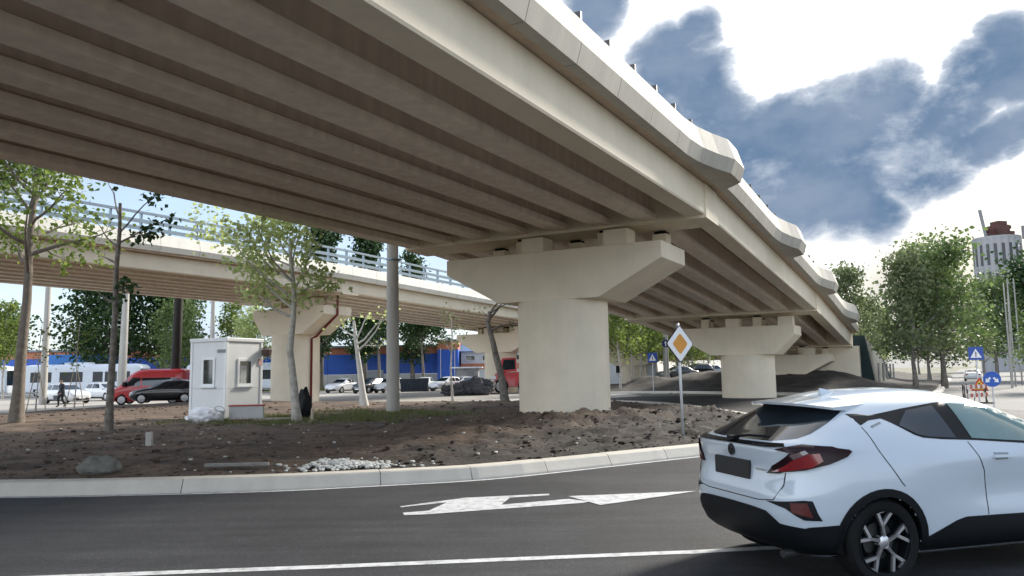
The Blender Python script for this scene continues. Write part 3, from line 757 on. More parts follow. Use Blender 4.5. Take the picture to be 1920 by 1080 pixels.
def wheel(parent, x, y, R, W, side, detail=True, name='wheel'):
    """side -1 right, +1 left; built in car space"""
    t = empty(name, (x, y, R)); t.parent = parent
    prof = [(R*.715, -W/2+.01), (R*.76, -W/2), (R*.93, -W/2), (R*.985, -W/2+.025), (R, -W/2+.05), (R, W/2-.05), (R*.985, W/2-.025), (R*.93, W/2), (R*.76, W/2), (R*.715, W/2-.01)]
    MB().lathe(prof, (0, 0, 0), 40 if detail else 18, 'y', ring=True).build('tyre', RUBBER, t, smooth=50)
    o = side*W/2
    if not detail:
        mb = MB(); mb.lathe([(R*.71, o-side*.03), (R*.69, o-side*.005), (R*.15, o+side*.004), (.001, o+side*.006)], (0, 0, 0), 18, 'y'); mb.build('rim', mat('wheel_silver', (.35, .35, .36), .35, .1, 5, metal=.7), t, smooth=40); return t
    mb = MB(); mb.lathe([(R*.72, -W/2+.02), (R*.72, W/2-.02), (R*.70, W/2-.03), (R*.69, -W/2+.03)], (0, 0, 0), 40, 'y', ring=True); mb.build('rim', BLACKP, t, smooth=40)
    mb = MB(); mb.lathe([(R*.69, o-side*.12), (R*.5, o-side*.13), (.001, o-side*.13)], (0, 0, 0), 32, 'y'); mb.build('brake_backing', BLACKP, t)
    MB().lathe([(R*.42, o-side*.10), (R*.42, o-side*.09), (.001, o-side*.09)], (0, 0, 0), 28, 'y').build('brake_disc', DARKSTEEL, t)
    MB().lathe([(R*.16, o-side*.07), (R*.15, o-side*.018), (R*.07, o-side*.008), (.001, o-side*.008)], (0, 0, 0), 20, 'y').build('hub_cap', ALLOY, t, smooth=40)
    lip = MB().lathe([(R*.735, o-side*.008), (R*.725, o+side*.004), (R*.70, o+side*.002), (R*.695, o-side*.03)], (0, 0, 0), 40, 'y', ring=True).build('rim_lip', BLACKP, t, smooth=40)
    for k in range(5):
        a = 2*math.pi*k/5 + .35
        sp = MB(); dk = MB()
        def pol(r, an, d): return (r*math.cos(an), o+side*d, r*math.sin(an))
        for da, r1, w1 in ((.17, .70, .019), (-.38, .70, .018)):
            path = [(R*.13, a-.1, .015), (R*.38, a+.02, .0115), (R*r1, a+da, .013)]
            pts = [Vector(pol(r, an, -.012)) for r, an, w in path]
            for i in range(2):
                p, q = pts[i], pts[i+1]; d = (q-p).normalized(); sd_ = Vector((-d.z, 0, d.x))*path[i][2]; se = Vector((-d.z, 0, d.x))*path[i+1][2]
                dp = Vector((0, -side*.02, 0))
                sp.hexa([p-sd_+dp, q-se+dp, q+se+dp, p+sd_+dp, p-sd_, q-se, q+se, p+sd_])
                dp2 = Vector((0, -side*.05, 0))
                dk.hexa([p-sd_*1.6+dp2, q-se*1.8+dp2, q+se*1.8+dp2, p+sd_*1.6+dp2, p-sd_*1.5+dp, q-se*1.7+dp, q+se*1.7+dp, p+sd_*1.5+dp])
        # bridge at the outer end of the blade
        p, q = Vector(pol(R*.70, a+.17, -.012)), Vector(pol(R*.70, a-.12, -.012)); d = (q-p).normalized(); n_ = Vector((-d.z, 0, d.x))*.012; dp = Vector((0, -side*.02, 0))
        sp.hexa([p-n_+dp, q-n_*.3+dp, q+n_*.3+dp, p+n_+dp, p-n_, q-n_*.3, q+n_*.3, p+n_])
        sp.build('spoke', ALLOY, t); dk.build('spoke_back', BLACKP, t)
    return t

# ---- the white coupe-like crossover driving past
CARP = mat('pearl_white_sky_tinted', (.49, .555, .62), .26, .02, 2, coat=1.0, space='obj')  # blue of the reflected sky is mixed into the white paint colour
HT = [(.20, -.50, 3.15, .74, 6), (.26, -.66, 3.34, .83, 6), (.34, -.76, 3.46, .87, 6), (.45, -.815, 3.53, .885, 6), (.58, -.835, 3.55, .893, 6.3), (.72, -.825, 3.52, .895, 6.3), (.84, -.80, 3.42, .893, 6), (.93, -.79, 3.22, .885, 6),
      (1.0, -.80, 2.85, .87, 6), (1.06, -.81, 2.42, .852, 6), (1.10, -.815, 2.26, .835, 6), (1.115, -.79, 2.21, .828, 5.6), (1.14, -.715, 2.14, .815, 5.4), (1.2, -.575, 2.0, .785, 5), (1.28, -.40, 1.82, .745, 4.8), (1.36, -.225, 1.62, .70, 4.6),
      (1.42, -.09, 1.46, .655, 4.4), (1.46, .02, 1.34, .61, 4.2), (1.50, .18, 1.18, .53, 3.8), (1.53, .38, 1.02, .40, 3.4), (1.546, .55, .88, .22, 3), (1.55, .66, .78, .04, 3)]
HB = [(0.0, .80, .52, .28, .030), (2.64, .78, .5, .26, .025), (1.35, .70, .62, .17, -.045), (1.2, .98, .9, .07, .012), (.05, 1.2, .35, .12, .028)]
hero = empty('car', (2.71, 7.17, .004), rad(15.9), 'white pearl crossover car driving past in the near lane, rear three-quarter view', 'car')
hs = Shell(HT, HB, dx=.035, dz=.03)
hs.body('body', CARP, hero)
for sd_ in (-1, 1):
    # side glazing, one dark band with an upswept tail
    win = [(-.06, 1.262), (.04, 1.30), (.16, 1.312), (.24, 1.275), (.42, 1.175), (.50, 1.148), (.70, 1.128), (1.03, 1.110), (1.60, 1.062), (2.06, 1.085), (1.90, 1.19), (1.72, 1.285), (1.50, 1.375), (1.30, 1.418), (1.05, 1.442), (.78, 1.425), (.41, 1.385), (.07, 1.338), (-.02, 1.352), (-.10, 1.352)]
    hs.patch('window_surround', BLACKP, hero, win, .003, sd_)
    hs.patch('rear_side_window', GLASS, hero, [(.30, 1.255), (.46, 1.175), (.56, 1.155), (.84, 1.135), (.75, 1.405), (.45, 1.37)], .007, sd_)
    hs.patch('front_side_window', mat('clear_window', (.10, .17, .17), .05, .3, 1.3, spec=.8), hero, [(1.0, 1.128), (1.60, 1.082), (1.96, 1.098), (1.72, 1.262), (1.48, 1.355), (1.28, 1.395), (.92, 1.42)], .007, sd_)
    # wheel-arch and sill cladding
    def arch(wx, r0, r1, a0, a1): return [(wx+r1*math.cos(a), .345+r1*math.sin(a)) for a in [a0+(a1-a0)*i/22 for i in range(23)]] + [(wx+r0*math.cos(a), .345+r0*math.sin(a)) for a in [a1+(a0-a1)*i/22 for i in range(23)]]
    for wx in (0, 2.64): hs.patch('wheel_arch_trim', BLACKP, hero, arch(wx, .362, .425, rad(-14), rad(194)), .013, sd_, th_step=.08, thick=.03)
    hs.patch('sill_cladding', BLACKP, hero, [(.41, .235), (2.24, .235), (2.22, .40), (2.05, .47), (1.6, .49), (.82, .497), (.72, .475), (.415, .355)], .010, sd_, thick=.03)
    # door shut lines
    for ln in ([(-.06, 1.25), (.0, 1.08), (.05, .99), (.17, .81), (.20, .78)], [(.94, 1.10), (1.0, .98), (1.05, .86), (1.07, .70), (1.06, .50)], [(2.0, 1.06), (2.02, .9), (2.0, .5)]):
        hs.seam('door_seam', BLACKP, hero, ln, .008, .002, sd_)
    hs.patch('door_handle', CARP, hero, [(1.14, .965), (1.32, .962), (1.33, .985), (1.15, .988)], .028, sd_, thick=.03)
    hs.patch('handle_recess', mat('grey_seal', (.22, .24, .26), .5, .1, 4), hero, [(1.17, .945), (1.30, .943), (1.32, 1.0), (1.16, 1.005)], .0025, sd_)
    hs.patch('rear_door_handle', mat('grey_seal', (.22, .24, .26), .5, .1, 4), hero, [(.02, 1.255), (.13, 1.288), (.14, 1.276), (.03, 1.242)], .004, sd_)
    # tail lamp wrapping the corner
    T = lambda x, z: (hs.tx(x, z), z)
    Y = lambda y, z: (hs.ty(y, z), z)
    lamp = [Y(.50, .885), Y(.56, .95), Y(.68, 1.035), Y(.70, 1.06), Y(.60, 1.085), Y(.66, 1.105), T(-.60, 1.128), T(-.40, 1.112), T(-.27, 1.085), T(-.25, 1.068), T(-.30, 1.03), T(-.45, .975), T(-.62, .93), T(-.74, .905), Y(.62, .892)]
    hs.patch('tail_lamp', mat('smoked_lamp', (.016, .004, .006), .22, .2, 4, spec=.25), hero, lamp, .022, sd_, 't', .05, .05)
    hs.patch('brake_light', mat('red_lens', (.20, .006, .010), .12, .25, 6, coat=1), hero, [Y(.55, .90), Y(.66, .955), T(-.70, 1.0), T(-.60, 1.055), T(-.52, 1.06), T(-.50, 1.0), T(-.58, .95), T(-.72, .918)], .026, sd_, 't', .05, .02)
    hs.patch('indicator_lens', mat('pale_lens', (.13, .09, .09), .12, .2, 6, coat=1), hero, [T(-.715, 1.04), T(-.62, 1.085), T(-.60, 1.062), T(-.69, 1.01)], .027, sd_, 't', .05, .02)
    # bumper vent with red reflector
    hs.patch('bumper_vent', BLACKP, hero, [Y(.50, .665), Y(.56, .655), Y(.68, .625), T(-.66, .54), T(-.53, .535), T(-.60, .69), T(-.66, .695), Y(.72, .685)], .006, sd_, 't', .05)
    hs.patch('reflector', mat('red_reflector', (.09, .012, .01), .3, .2, 8), hero, [T(-.735, .60), T(-.60, .56), T(-.64, .675), T(-.74, .67)], .010, sd_, 't', .05)
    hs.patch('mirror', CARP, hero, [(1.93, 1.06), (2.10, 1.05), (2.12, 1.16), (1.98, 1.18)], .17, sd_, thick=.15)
# rear: glass, bumper cladding, plate recess, badge, wiper, spoiler
def both(*h): return [(hs.ty(y, z), z) for y, z in h]
for sd_ in (-1, 1):
    glass = both((0, 1.135), (.45, 1.14), (.62, 1.165), (.64, 1.20), (.62, 1.28), (.58, 1.36), (.54, 1.405), (0, 1.415))
    hs.patch('rear_window', GLASS, hero, glass, .004, sd_, 't', .05)
    hs.patch('bumper_cladding', BLACKP, hero, both((0, .235), (.6, .24), (.80, .25)) + [(hs.tx(-.40, .30), .30), (hs.tx(-.395, .50), .50), (hs.tx(-.62, .485), .485)] + both((.76, .475), (.62, .50), (.50, .585), (0, .60)), .012, sd_, 't', .05, .03)
    hs.patch('tailgate_trim', mat('matt_black', (.003, .0035, .004), .8, .2, 6, spec=.05), hero, both((0, 1.098), (.5, 1.098), (.66, 1.108), (.60, 1.130), (.3, 1.126), (0, 1.124)), .008, sd_, 't', .05)
    for ln in ([(0, .66), (.40, .66), (.58, .68)], [(.58, .68), (.655, .80), (.66, .90)]):
        pts = [hs.pt(hs.ty(y, z), z, .003) for y, z in ln]
        MB().tube([(p.x, p.y*(-sd_), p.z) for p in pts], .004, 6).build('tailgate_seam', BLACKP, hero)
xr = lambda z: interp(HT, z, 1)
MB().box((-.807, 0, .885), (.03, .54, .155)).build('number_plate', mat('dark_plate', (.018, .018, .018), .6, .1, 5), hero)
bd = MB(); bd.lathe([(.052, 0), (.052, .008), (.040, .008), (.040, 0)], (0, 0, 0), 24, 'y'); bd.lathe([(.030, 0), (.030, .007), (.022, .007), (.022, 0)], (0, 0, .008), 20, 'y'); bd.box((0, .004, .012), (.012, .007, .07))
bd.v = [(-.808-y, x, 1.035+z) for x, y, z in bd.v]; bd.build('badge', mat('dark_chrome', (.10, .10, .11), .2, .1, 5, metal=.9), hero, smooth=40)
lt = MB(); 
for i in range(6): lt.box((-.800, -.36-.025*i, .905), (.006, .015, .018))
lt.build('lettering', ALLOY, hero)
wp = MB(); wp.tube([(-.80, -.02, 1.145), (-.735, -.16, 1.165), (-.70, -.42, 1.17)], .012, 6); wp.box((-.79, 0, 1.14), (.07, .09, .03)); wp.build('wiper', BLACKP, hero)
spr = []
for i in range(-10, 11):
    y = .60*i/10; e = (abs(i)/10)**3
    xt = -.36+.16*e; zt = 1.437-.03*e
    spr.append([(xt+.42, y, zt+.042-.012*e), (xt, y, zt), (xt+.01, y, zt-.022), (xt+.46, y, zt-.05)])
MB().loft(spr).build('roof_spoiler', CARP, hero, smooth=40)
fin = MB(); fin.loft([[(.14+.20*u, s_*.028*(1-u*.4)*w, 1.49+.005*0+h*(1-.25*u)) for s_, h, w in ((-1, 0, 1), (1, 0, 1), (.25, .062*(1-u*u), 1), (-.25, .062*(1-u*u), 1))] for u in (0, .25, .5, .75, .97)])
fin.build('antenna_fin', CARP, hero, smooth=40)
MB().box((1.35, 0, .30), (3.1, 1.2, .12)).build('underbody', BLACKP, hero)
for wx in (0, 2.64):
    for sd_ in (-1, 1):
        wheel(hero, wx, sd_*.775, .345, .225, sd_)
        rings = []
        for k in range(13):
            a = rad(-10+200*k/12); rings.append([(wx+.40*math.cos(a), sd_*.52, .345+.40*math.sin(a)), (wx+.40*math.cos(a), sd_*.875, .345+.40*math.sin(a))])
        mb = MB(); mb.loft(rings, closed=False, caps=False); mb.add([(wx+.40*math.cos(rad(-10+200*k/12)), sd_*.52, .345+.40*math.sin(rad(-10+200*k/12))) for k in range(13)], [tuple(range(13))]); mb.build('wheel_well', BLACKP, hero)
MB().tube([(-.70, -.52, .235), (-.45, -.52, .25)], .035, 10).build('exhaust_pipe', DARKSTEEL, hero)
# ================================================================= trees
LF_SPRING = leaf_mat('spring_leaf', (.10, .16, .03), (.24, .30, .07), .5)
LF_PALE = leaf_mat('pale_grey_leaf', (.30, .36, .12), (.55, .62, .28), .65)
LF_DARK = leaf_mat('dark_leaf', (.018, .045, .014), (.05, .10, .025), .25)
LF_MID = leaf_mat('hazed_mid_leaf', (.075, .125, .04), (.18, .25, .085), .45)  # lightened to stand in for air haze on the right-hand trees
LF_DULL = leaf_mat('hazed_olive_leaf', (.10, .13, .06), (.20, .24, .11), .45)  # olive paled in colour in place of distant air haze
LF_TINT = leaf_mat('hazel_leaf', (.10, .12, .05), (.20, .23, .10), .4)
def leaf(mb, c, L, rnd):
    d = Vector((rnd.gauss(0, 1), rnd.gauss(0, 1), rnd.gauss(-.35, .7))).normalized(); s = d.orthogonal().normalized()
    s = (Matrix.Rotation(rnd.uniform(0, 6.28), 3, d) @ s); n = d.cross(s)
    w = L*rnd.uniform(.34, .48); f = L*.12
    mb.add([c, c+d*L*.45+s*w+n*f, c+d*L, c+d*L*.45-s*w+n*f], [(0, 1, 2, 3)])
def grow(rnd, base, trunk, r0, r1, limbs, twigs=3, gnarl=.18, n=8):
    """trunk: list of points (relative); limbs: (fraction, azimuth deg, elevation deg, length). returns wood mesh and twig tips"""
    mb = MB(); base = Vector(base)
    P = [base+Vector(p) for p in trunk]
    # smooth the trunk a little
    Q = [P[0]]
    for a, b in zip(P, P[1:]): Q += [a+(b-a)*.5+Vector((rnd.gauss(0, .02), rnd.gauss(0, .02), 0))*(b-a).length*gnarl, b]
    m = len(Q)-1
    mb.tube([Q[0]-Vector((0, 0, .35))] + Q, [r0*1.35, r0*1.22] + [r0+(r1-r0)*(i/m)**.8 for i in range(1, m+1)], n)
    tips = []
    def at(f):
        x = f*m; i = min(int(x), m-1); return Q[i]+(Q[i+1]-Q[i])*(x-i), r0+(r1-r0)*f**.8
    def limb(p, d, L, r, depth):
        pts = [p]; rs = [r]; k = 5 if depth == 0 else 4
        for i in range(k):
            d = (d + Vector((rnd.gauss(0, gnarl), rnd.gauss(0, gnarl), rnd.gauss(.06, gnarl)))).normalized(); p = p+d*(L/k); pts.append(p); rs.append(r*(1-.82*(i+1)/k))
        mb.tube(pts, rs, 6 if depth == 0 else 4, False)
        if depth < 1:
            for i in range(twigs):
                q = rnd.uniform(.35, .95); j = min(int(q*k), k-1); b = pts[j]
                dd = (d*.7 + Vector((rnd.gauss(0, .7), rnd.gauss(0, .7), rnd.gauss(.15, .5)))).normalized(); limb(b, dd, L*rnd.uniform(.35, .6), rs[j]*.55, depth+1)
        tips.extend(pts[-3:] if depth else pts[-2:])
    for f, az, el, L in limbs:
        p, r = at(f); d = Vector((math.sin(rad(az))*math.cos(rad(el)), math.cos(rad(az))*math.cos(rad(el)), math.sin(rad(el))))
        limb(p, d, L, min(r*.62, .03+.035*L), 0)
    return mb, tips
def clear(p):      # keep twigs and leaves out of the decks
    for b in (B1, B2):
        v = Vector((p.x, p.y))-b.org; s, t = v.dot(b.d), v.dot(b.n)
        if b.joints[0] < s < b.joints[-1] and b.tR-b.over-.25 < t < b.tL+b.over+.25:
            if b.z(s)-.15 < p.z < b.z(s)+3.2: return False
    return True
def make_tree(label, base, trunk, r0, r1, limbs, lmat, nleaf, lsize, spread, bark=BARK, seed=1, cat='tree', name='tree', group=None, twigs=3, gnarl=.18, bias=None, loc=None):
    rnd = random.Random(seed); base = Vector((base[0], base[1], gz(base[0], base[1]) if len(base) < 3 else base[2]))
    root = empty(name, base, 0, label, cat, group)
    mb, tips = grow(rnd, base, trunk, r0, r1, limbs, twigs, gnarl)
    mb.build('trunk', bark, root, smooth=60, world=True)
    lb = MB(); k = 0; tries = 0
    while k < nleaf and tries < nleaf*4 and tips:
        tries += 1; c = rnd.choice(tips) + Vector((rnd.gauss(0, spread), rnd.gauss(0, spread), rnd.gauss(0, spread*.8)))
        if bias and rnd.random() > bias(c): continue
        if c.z < .4 or not clear(c): continue
        leaf(lb, c, lsize*rnd.uniform(.6, 1.25), rnd); k += 1
    if lb.f: lb.build('crown', lmat, root, world=True)
    return root
def rl(rnd, n, f0, f1, el0, el1, L0, L1):
    a0 = rnd.uniform(0, 360); return [(f0+(f1-f0)*i/max(1, n-1), a0+137.5*i+rnd.uniform(-25, 25), rnd.uniform(el0, el1), L0+(L1-L0)*(i/max(1, n-1))) for i in range(n)]
R_ = random.Random(11)
make_tree('thick-trunked tree with yellow-green leaves at the left edge of the soil', (-17.15, 26.78), [(0, 0, 0), (.03, 0, 2), (.08, .1, 4.2), (.05, .1, 6.2), (.1, .2, 8.4), (.1, .3, 10.5)], .22, .07,
          rl(R_, 15, .5, .97, 5, 45, 3.2, 1.8), LF_SPRING, 3400, .20, .34, mat('bark_brown', (.15, .125, .10), .9, .3, 6, bump=.6, bscale=18), 21)
make_tree('slim dark-stemmed young tree with a few leaf tufts, left of the black car', (-11.24, 21.57), [(0, 0, 0), (.02, 0, 1.6), (.05, 0, 3.2), (.02, .02, 4.6), (.08, 0, 5.6), (.06, 0, 6.45)], .115, .045,
          [(.74, 80, 30, 1.5), (.80, 95, 42, 1.7), (.72, 285, 35, 1.2), (.9, 300, 55, 1.5), (.62, 265, 30, .55), (.5, 80, 25, .4), (.45, 250, 30, .6)], LF_DARK, 190, .19, .16, BARK, 5, twigs=1, gnarl=.10,
          bias=lambda c: 1.0 if c.x > -11.0 else .02)
make_tree('forked tree with grey-green crown just right of the white cabin', (-7.03, 25.2), [(0, 0, 0), (-.12, 0, 1.2), (-.28, .05, 2.3), (-.2, .1, 3.4), (-.25, .3, 4.4), (-.5, .7, 5.4), (-.6, 1.0, 6.2)], .15, .05,
          [(.66, 70, 42, 2.2), (.7, 300, 35, 2.8), (.6, 275, 20, 3.0), (.76, 320, 55, 2.6), (.85, 290, 40, 2.4), (.92, 20, 60, 1.5), (.5, 285, 12, 2.6), (.7, 255, 30, 2.6), (.64, 90, 10, 1.3), (.8, 280, 15, 3.0), (.55, 300, 45, 2.6)], LF_PALE, 2200, .18, .32, BARKP, 33)
make_tree('small bare pale-trunked tree beside the tall concrete pole', (-7.37, 38.25), [(0, 0, 0), (-.15, 0, 1.1), (-.3, 0, 2.2), (-.45, 0, 3.2), (-.55, 0, 4.2)], .20, .06,
          [(.62, 70, 40, 2.2), (.7, 85, 15, 2.4), (.8, 290, 35, 1.2), (.75, 60, 60, 1.6)], LF_PALE, 120, .16, .3, mat('whitewashed_bark', (.55, .53, .48), .9, .15, 5), 8, twigs=1)
make_tree('bent pruned tree leaning beside the nearest pier', (-.43, 39.0), [(0, 0, 0), (-.15, 0, 1.2), (-.4, 0, 2.2), (-.62, 0, 3.2), (-.82, 0, 4.0), (-.7, 0, 4.6)], .21, .10,
          [(.7, 80, 30, 1.6), (.85, 60, 50, 1.7), (.95, 85, 55, 1.5), (.97, 70, 25, 1.2), (.9, 280, 50, .5)], LF_DULL, 90, .17, .25, BARK, 9, twigs=1)
make_tree('thin sapling in front of the red loader', (-3.43, 43.6), [(0, 0, 0), (-.1, 0, 1.8), (0, 0, 3.6), (-.1, 0, 5.0)], .07, .02, rl(R_, 6, .5, .95, 20, 50, 1.2, .6), LF_TINT, 130, .16, .25, BARKP, 4, twigs=1, name='sapling')
for k, (x, y, lab) in enumerate([(-22.8, 37.0, 'staked sapling with thin props left of the walking person'), (-21.3, 37.6, 'staked sapling just right of the walking person')]):
    t = make_tree(lab, (x, y), [(0, 0, 0), (.05, 0, 1.4), (0, 0, 2.8), (.1, 0, 4.2)], .035, .012, rl(R_, 6, .5, .95, 20, 55, .9, .5), LF_SPRING, 150, .15, .22, BARKP, 40+k, twigs=1, name='sapling')
    for dx in (-.35, .3): MB().tube([(dx*1.6, .1, -.2), (dx*.3, 0, 1.9)], .025, 6).build('stake', mat('stake_wood', (.45, .38, .28), .8, .2, 5), t)
# background trees: six kinds grown once, then placed as copies of their own
def proto(name, h, cr, lmat, nleaf, lsize, seed, low=.3, bark=BARK, el=(5, 50), nl=16, twigs=3, r=.02):
    rnd = random.Random(seed)
    root = empty(name, (0, 0, 0))
    mb, tips = grow(rnd, (0, 0, 0), [(0, 0, 0), (.1, 0, h*.2), (-.1, .1, h*.45), (.1, 0, h*.7), (0, 0, h*.93)], r*h, .03, rl(rnd, nl, low, .97, *el, cr, cr*.45), twigs, .16, 7)
    mb.build('trunk', bark, root, smooth=60)
    lb = MB(); sp = cr*.17
    for i in range(nleaf):
        c = rnd.choice(tips) + Vector((rnd.gauss(0, sp), rnd.gauss(0, sp), rnd.gauss(0, sp*.8)))
        if c.z > h*.12: leaf(lb, c, lsize*rnd.uniform(.6, 1.3), rnd)
    lb.build('crown', lmat, root)
    return root
KINDS = {
    'dark': proto('broadleaf_tree', 13, 5.2, LF_DARK, 7000, .42, 101, .22, nl=20),
    'poplar': proto('poplar_tree', 20, 3.0, LF_DARK, 6000, .42, 102, .2, el=(35, 65), nl=22),
    'mid': proto('street_tree', 12, 4.0, LF_MID, 4400, .34, 103, .25, nl=18),
    'spring': proto('young_tree', 8, 1.9, LF_SPRING, 2600, .22, 104, .32, el=(20, 60), nl=14, bark=BARKP, r=.012),
    'dull': proto('street_tree', 11, 3.4, LF_DULL, 3600, .32, 105, .25, nl=18),
    'tall': proto('broadleaf_tree', 13, 3.6, LF_DARK, 5200, .36, 107, .46, nl=18),
    'pale': proto('small_tree', 9, 3.0, LF_PALE, 2600, .28, 106, .3, nl=14)}
first = set()
def place(kind, x, y, h, label, group=None, rz=None):
    p = KINDS[kind]; o = copy_tree(p)
    o.location = (x, y, gz(x, y)-.05); o.rotation_euler = (0, 0, random.uniform(0, 6.28) if rz is None else rz)
    z = {'dark': 13, 'poplar': 20, 'mid': 12, 'spring': 8, 'dull': 11, 'pale': 9, 'tall': 13}[kind]; o.scale = (h/z,)*3
    tag(o, label, 'tree', group); return o
place('dark', -47.5, 90, 14.5, 'big dark green tree behind the long white bus', None, 1.0)
place('dark', -42.5, 94, 13.5, 'dark tree right behind the red van', None, 2.2)
place('mid', -37.5, 86, 10.5, 'lighter green tree above the red van roof')
place('pale', -56, 78, 10, 'pale thin-leaved tree beyond the thick trunk at the picture\'s left edge')
place('spring', -47.5, 72, 9, 'yellow-green young tree before the white bus')
place('spring', -33.0, 90, 10.5, 'mid green tree directly behind the white cabin')
place('pale', -27, 80, 9, 'pale tree between the white cabin and the pier with the drainpipe')
place('poplar', -23.5, 94, 21.5, 'tall dark poplar rising over the far railing, leftmost of three')
place('poplar', -18.3, 95, 20.5, 'tall dark poplar rising over the far railing, middle of three')
place('poplar', -12.5, 96, 17.5, 'tall dark poplar rising over the far railing, rightmost of three')
place('tall', -21.5, 85, 12, 'dark tree beside the pier with the drainpipe, before the blue wall')
place('tall', -15.0, 86, 11.5, 'dark tree left of the concrete pole, before the blue wall')
place('tall', -10.2, 87, 11, 'green tree right of the concrete pole, before the blue wall')
for k, (x, y, h) in enumerate([(8.6, 62.5, 8.6), (10.2, 66.5, 8.2), (11.6, 70, 8.8), (12.6, 76, 8.5), (14.8, 80, 8.4), (16.0, 73.5, 7.6), (17.0, 87, 9), (19.0, 82, 8), (20.8, 92, 9), (22.5, 88.5, 8), (24.5, 97, 9)]):
    place('spring', x, y, h, 'young yellow-green tree in the row between the two flyovers', 'young trees between the flyovers')
place('dull', 31.2, 60, 10.5, 'tall airy street tree left of the blue pedestrian sign')
place('mid', 34.5, 62, 12.3, 'bushy street tree right behind the blue pedestrian sign')
place('dull', 38.5, 69, 11.8, 'olive street tree just left of the silo')
place('dull', 30.5, 70, 9.5, 'slender street tree leaning toward the flyover ramp')
place('mid', 55, 88, 12.0, 'dark green tree standing before the silo')
place('dark', 62.5, 90, 14.5, 'dark tree at the right edge below the silo')
place('dark', 49.5, 92, 11, 'dark tree deep in the street beyond the pedestrian sign')
place('mid', 35.6, 51, 6.2, 'bright green bush-like tree behind the fence at the right edge')
for k, (x, y, h) in enumerate([(55, 118, 11.5), (59.5, 126, 11), (63, 138, 10.5), (57.5, 132, 10)]):
    place('pale' if k % 2 else 'dull', x, y, h, 'hazy distant tree past the end of the ramp', 'distant trees past the ramp')
for k, (x, y, h) in enumerate([(78, 128, 11), (92, 135, 12), (105, 140, 11), (72, 150, 11), (84, 160, 12), (-70, 105, 11), (-80, 112, 12), (-62, 112, 10), (3, 112, 8), (14, 118, 9), (26, 122, 10), (38, 128, 10)]):
    place(('mid', 'dull', 'dark')[k % 3], x, y, h, 'far background tree closing the view at the horizon', 'far background trees')
for p in KINDS.values():
    for c in list(p.children): bpy.data.objects.remove(c)
    bpy.data.objects.remove(p)
# ================================================================= things on the island
def W(x, y, dz=0.0): return (x, y, gz(x, y)+dz)
PANEL = mat('white_cabin_panel', (.72, .73, .73), .4, .04, 2)
FRAMEW = mat('white_pvc', (.80, .81, .81), .35, .03, 4)
PANE = mat('cabin_glass', (.02, .035, .035), .06, .3, 2, spec=.8)
cab = empty('guard_cabin', W(-10.42, 28.0, -.02), rad(64), 'small white guard cabin with two windows under the flyovers', 'cabin')
S_, H_ = 1.78, 2.98        # local x along the right-hand face, local y along the left-hand face
for z0, z1 in ((.06, 1.13), (1.14, H_-.12)):
    MB().box((S_/2, .03, (z0+z1)/2), (S_-.12, .05, z1-z0)).build('wall_panel', PANEL, cab)
    MB().box((.03, S_/2, (z0+z1)/2), (.05, S_-.12, z1-z0)).build('wall_panel', PANEL, cab)
    MB().box((S_/2, S_-.03, (z0+z1)/2), (S_-.12, .05, z1-z0)).build('wall_panel', PANEL, cab)
    MB().box((S_-.03, S_/2, (z0+z1)/2), (.05, S_-.12, z1-z0)).build('wall_panel', PANEL, cab)
for x in (.03, S_-.03):
    for y in (.03, S_-.03): bevel(MB().box((x, y, H_/2-.02), (.11, .11, H_-.05)).build('corner_post', FRAMEW, cab), .012)
bevel(MB().box((S_/2, S_/2, H_-.06), (S_+.10, S_+.10, .14)).build('roof', PANEL, cab), .02)
bevel(MB().box((S_/2, S_/2, .03), (S_+.02, S_+.02, .06)).build('base_frame', mat('grey_frame', (.35, .36, .36), .5, .1, 4), cab), .01)
def cabin_window(axis, c, w, h):
    f = MB(); T = .09
    def bx(u, z, du, dz, depth, proud, mb):
        if axis == 'x': mb.box((u, -proud+depth/2, z), (du, depth, dz))
        else: mb.box((-proud+depth/2, u, z), (depth, du, dz))
    for u, z, du, dz in ((c, 1.22+h-T/2, w, T), (c, 1.22+T/2, w, T), (c-w/2+T/2, 1.22+h/2, T, h-2*T-.002), (c+w/2-T/2, 1.22+h/2, T, h-2*T-.002)): bx(u, z, du, dz, .07, .035, f)
    fr = f.build('window', FRAMEW, cab)
    g = MB(); bx(c, 1.22+h/2, w-2*T+.01, h-2*T+.01, .012, .012, g); g.build('pane', PANE, fr)
    s = MB(); bx(c, 1.195, w+.1, .045, .12, .09, s); s.build('sill', FRAMEW, fr)
cabin_window('y', .86, .66, 1.06); cabin_window('x', .92, .74, 1.0)
cu = MB(); cu.box((.92-.10, -.025, 1.22+.42), (.30, .006, .66)); cu.build('curtain', mat('net_curtain', (.45, .46, .45), .8, .3, 8), cab)
v = MB(); v.box((-.012, .22, 2.50), (.03, .44, .13)); v.build('vent', mat('vent_grey', (.40, .41, .42), .5, .1, 4), cab)
for i in range(3): MB().box((-.03, .22, 2.465+.035*i), (.012, .40, .012)).build('vent_slat', DARKSTEEL, cab)
lm = MB(); lm.lathe([(.03, .30), (.20, .22), (.17, 0), (.05, -.04)], (S_+.02, -.22, 2.35), 10); lm.build('lamp', mat('rusty_lamp', (.10, .06, .05), .6, .3, 5), cab)
MB().tube([(S_-.05, 0, 2.62), (S_+.02, -.22, 2.66)], .02, 6).build('lamp_bracket', DARKSTEEL, cab)
MB().box((S_-.10, -.02, 2.10), (.20, .02, .25)).build('notice', mat('reddish_notice', (.50, .30, .28), .6, .2, 8), cab)
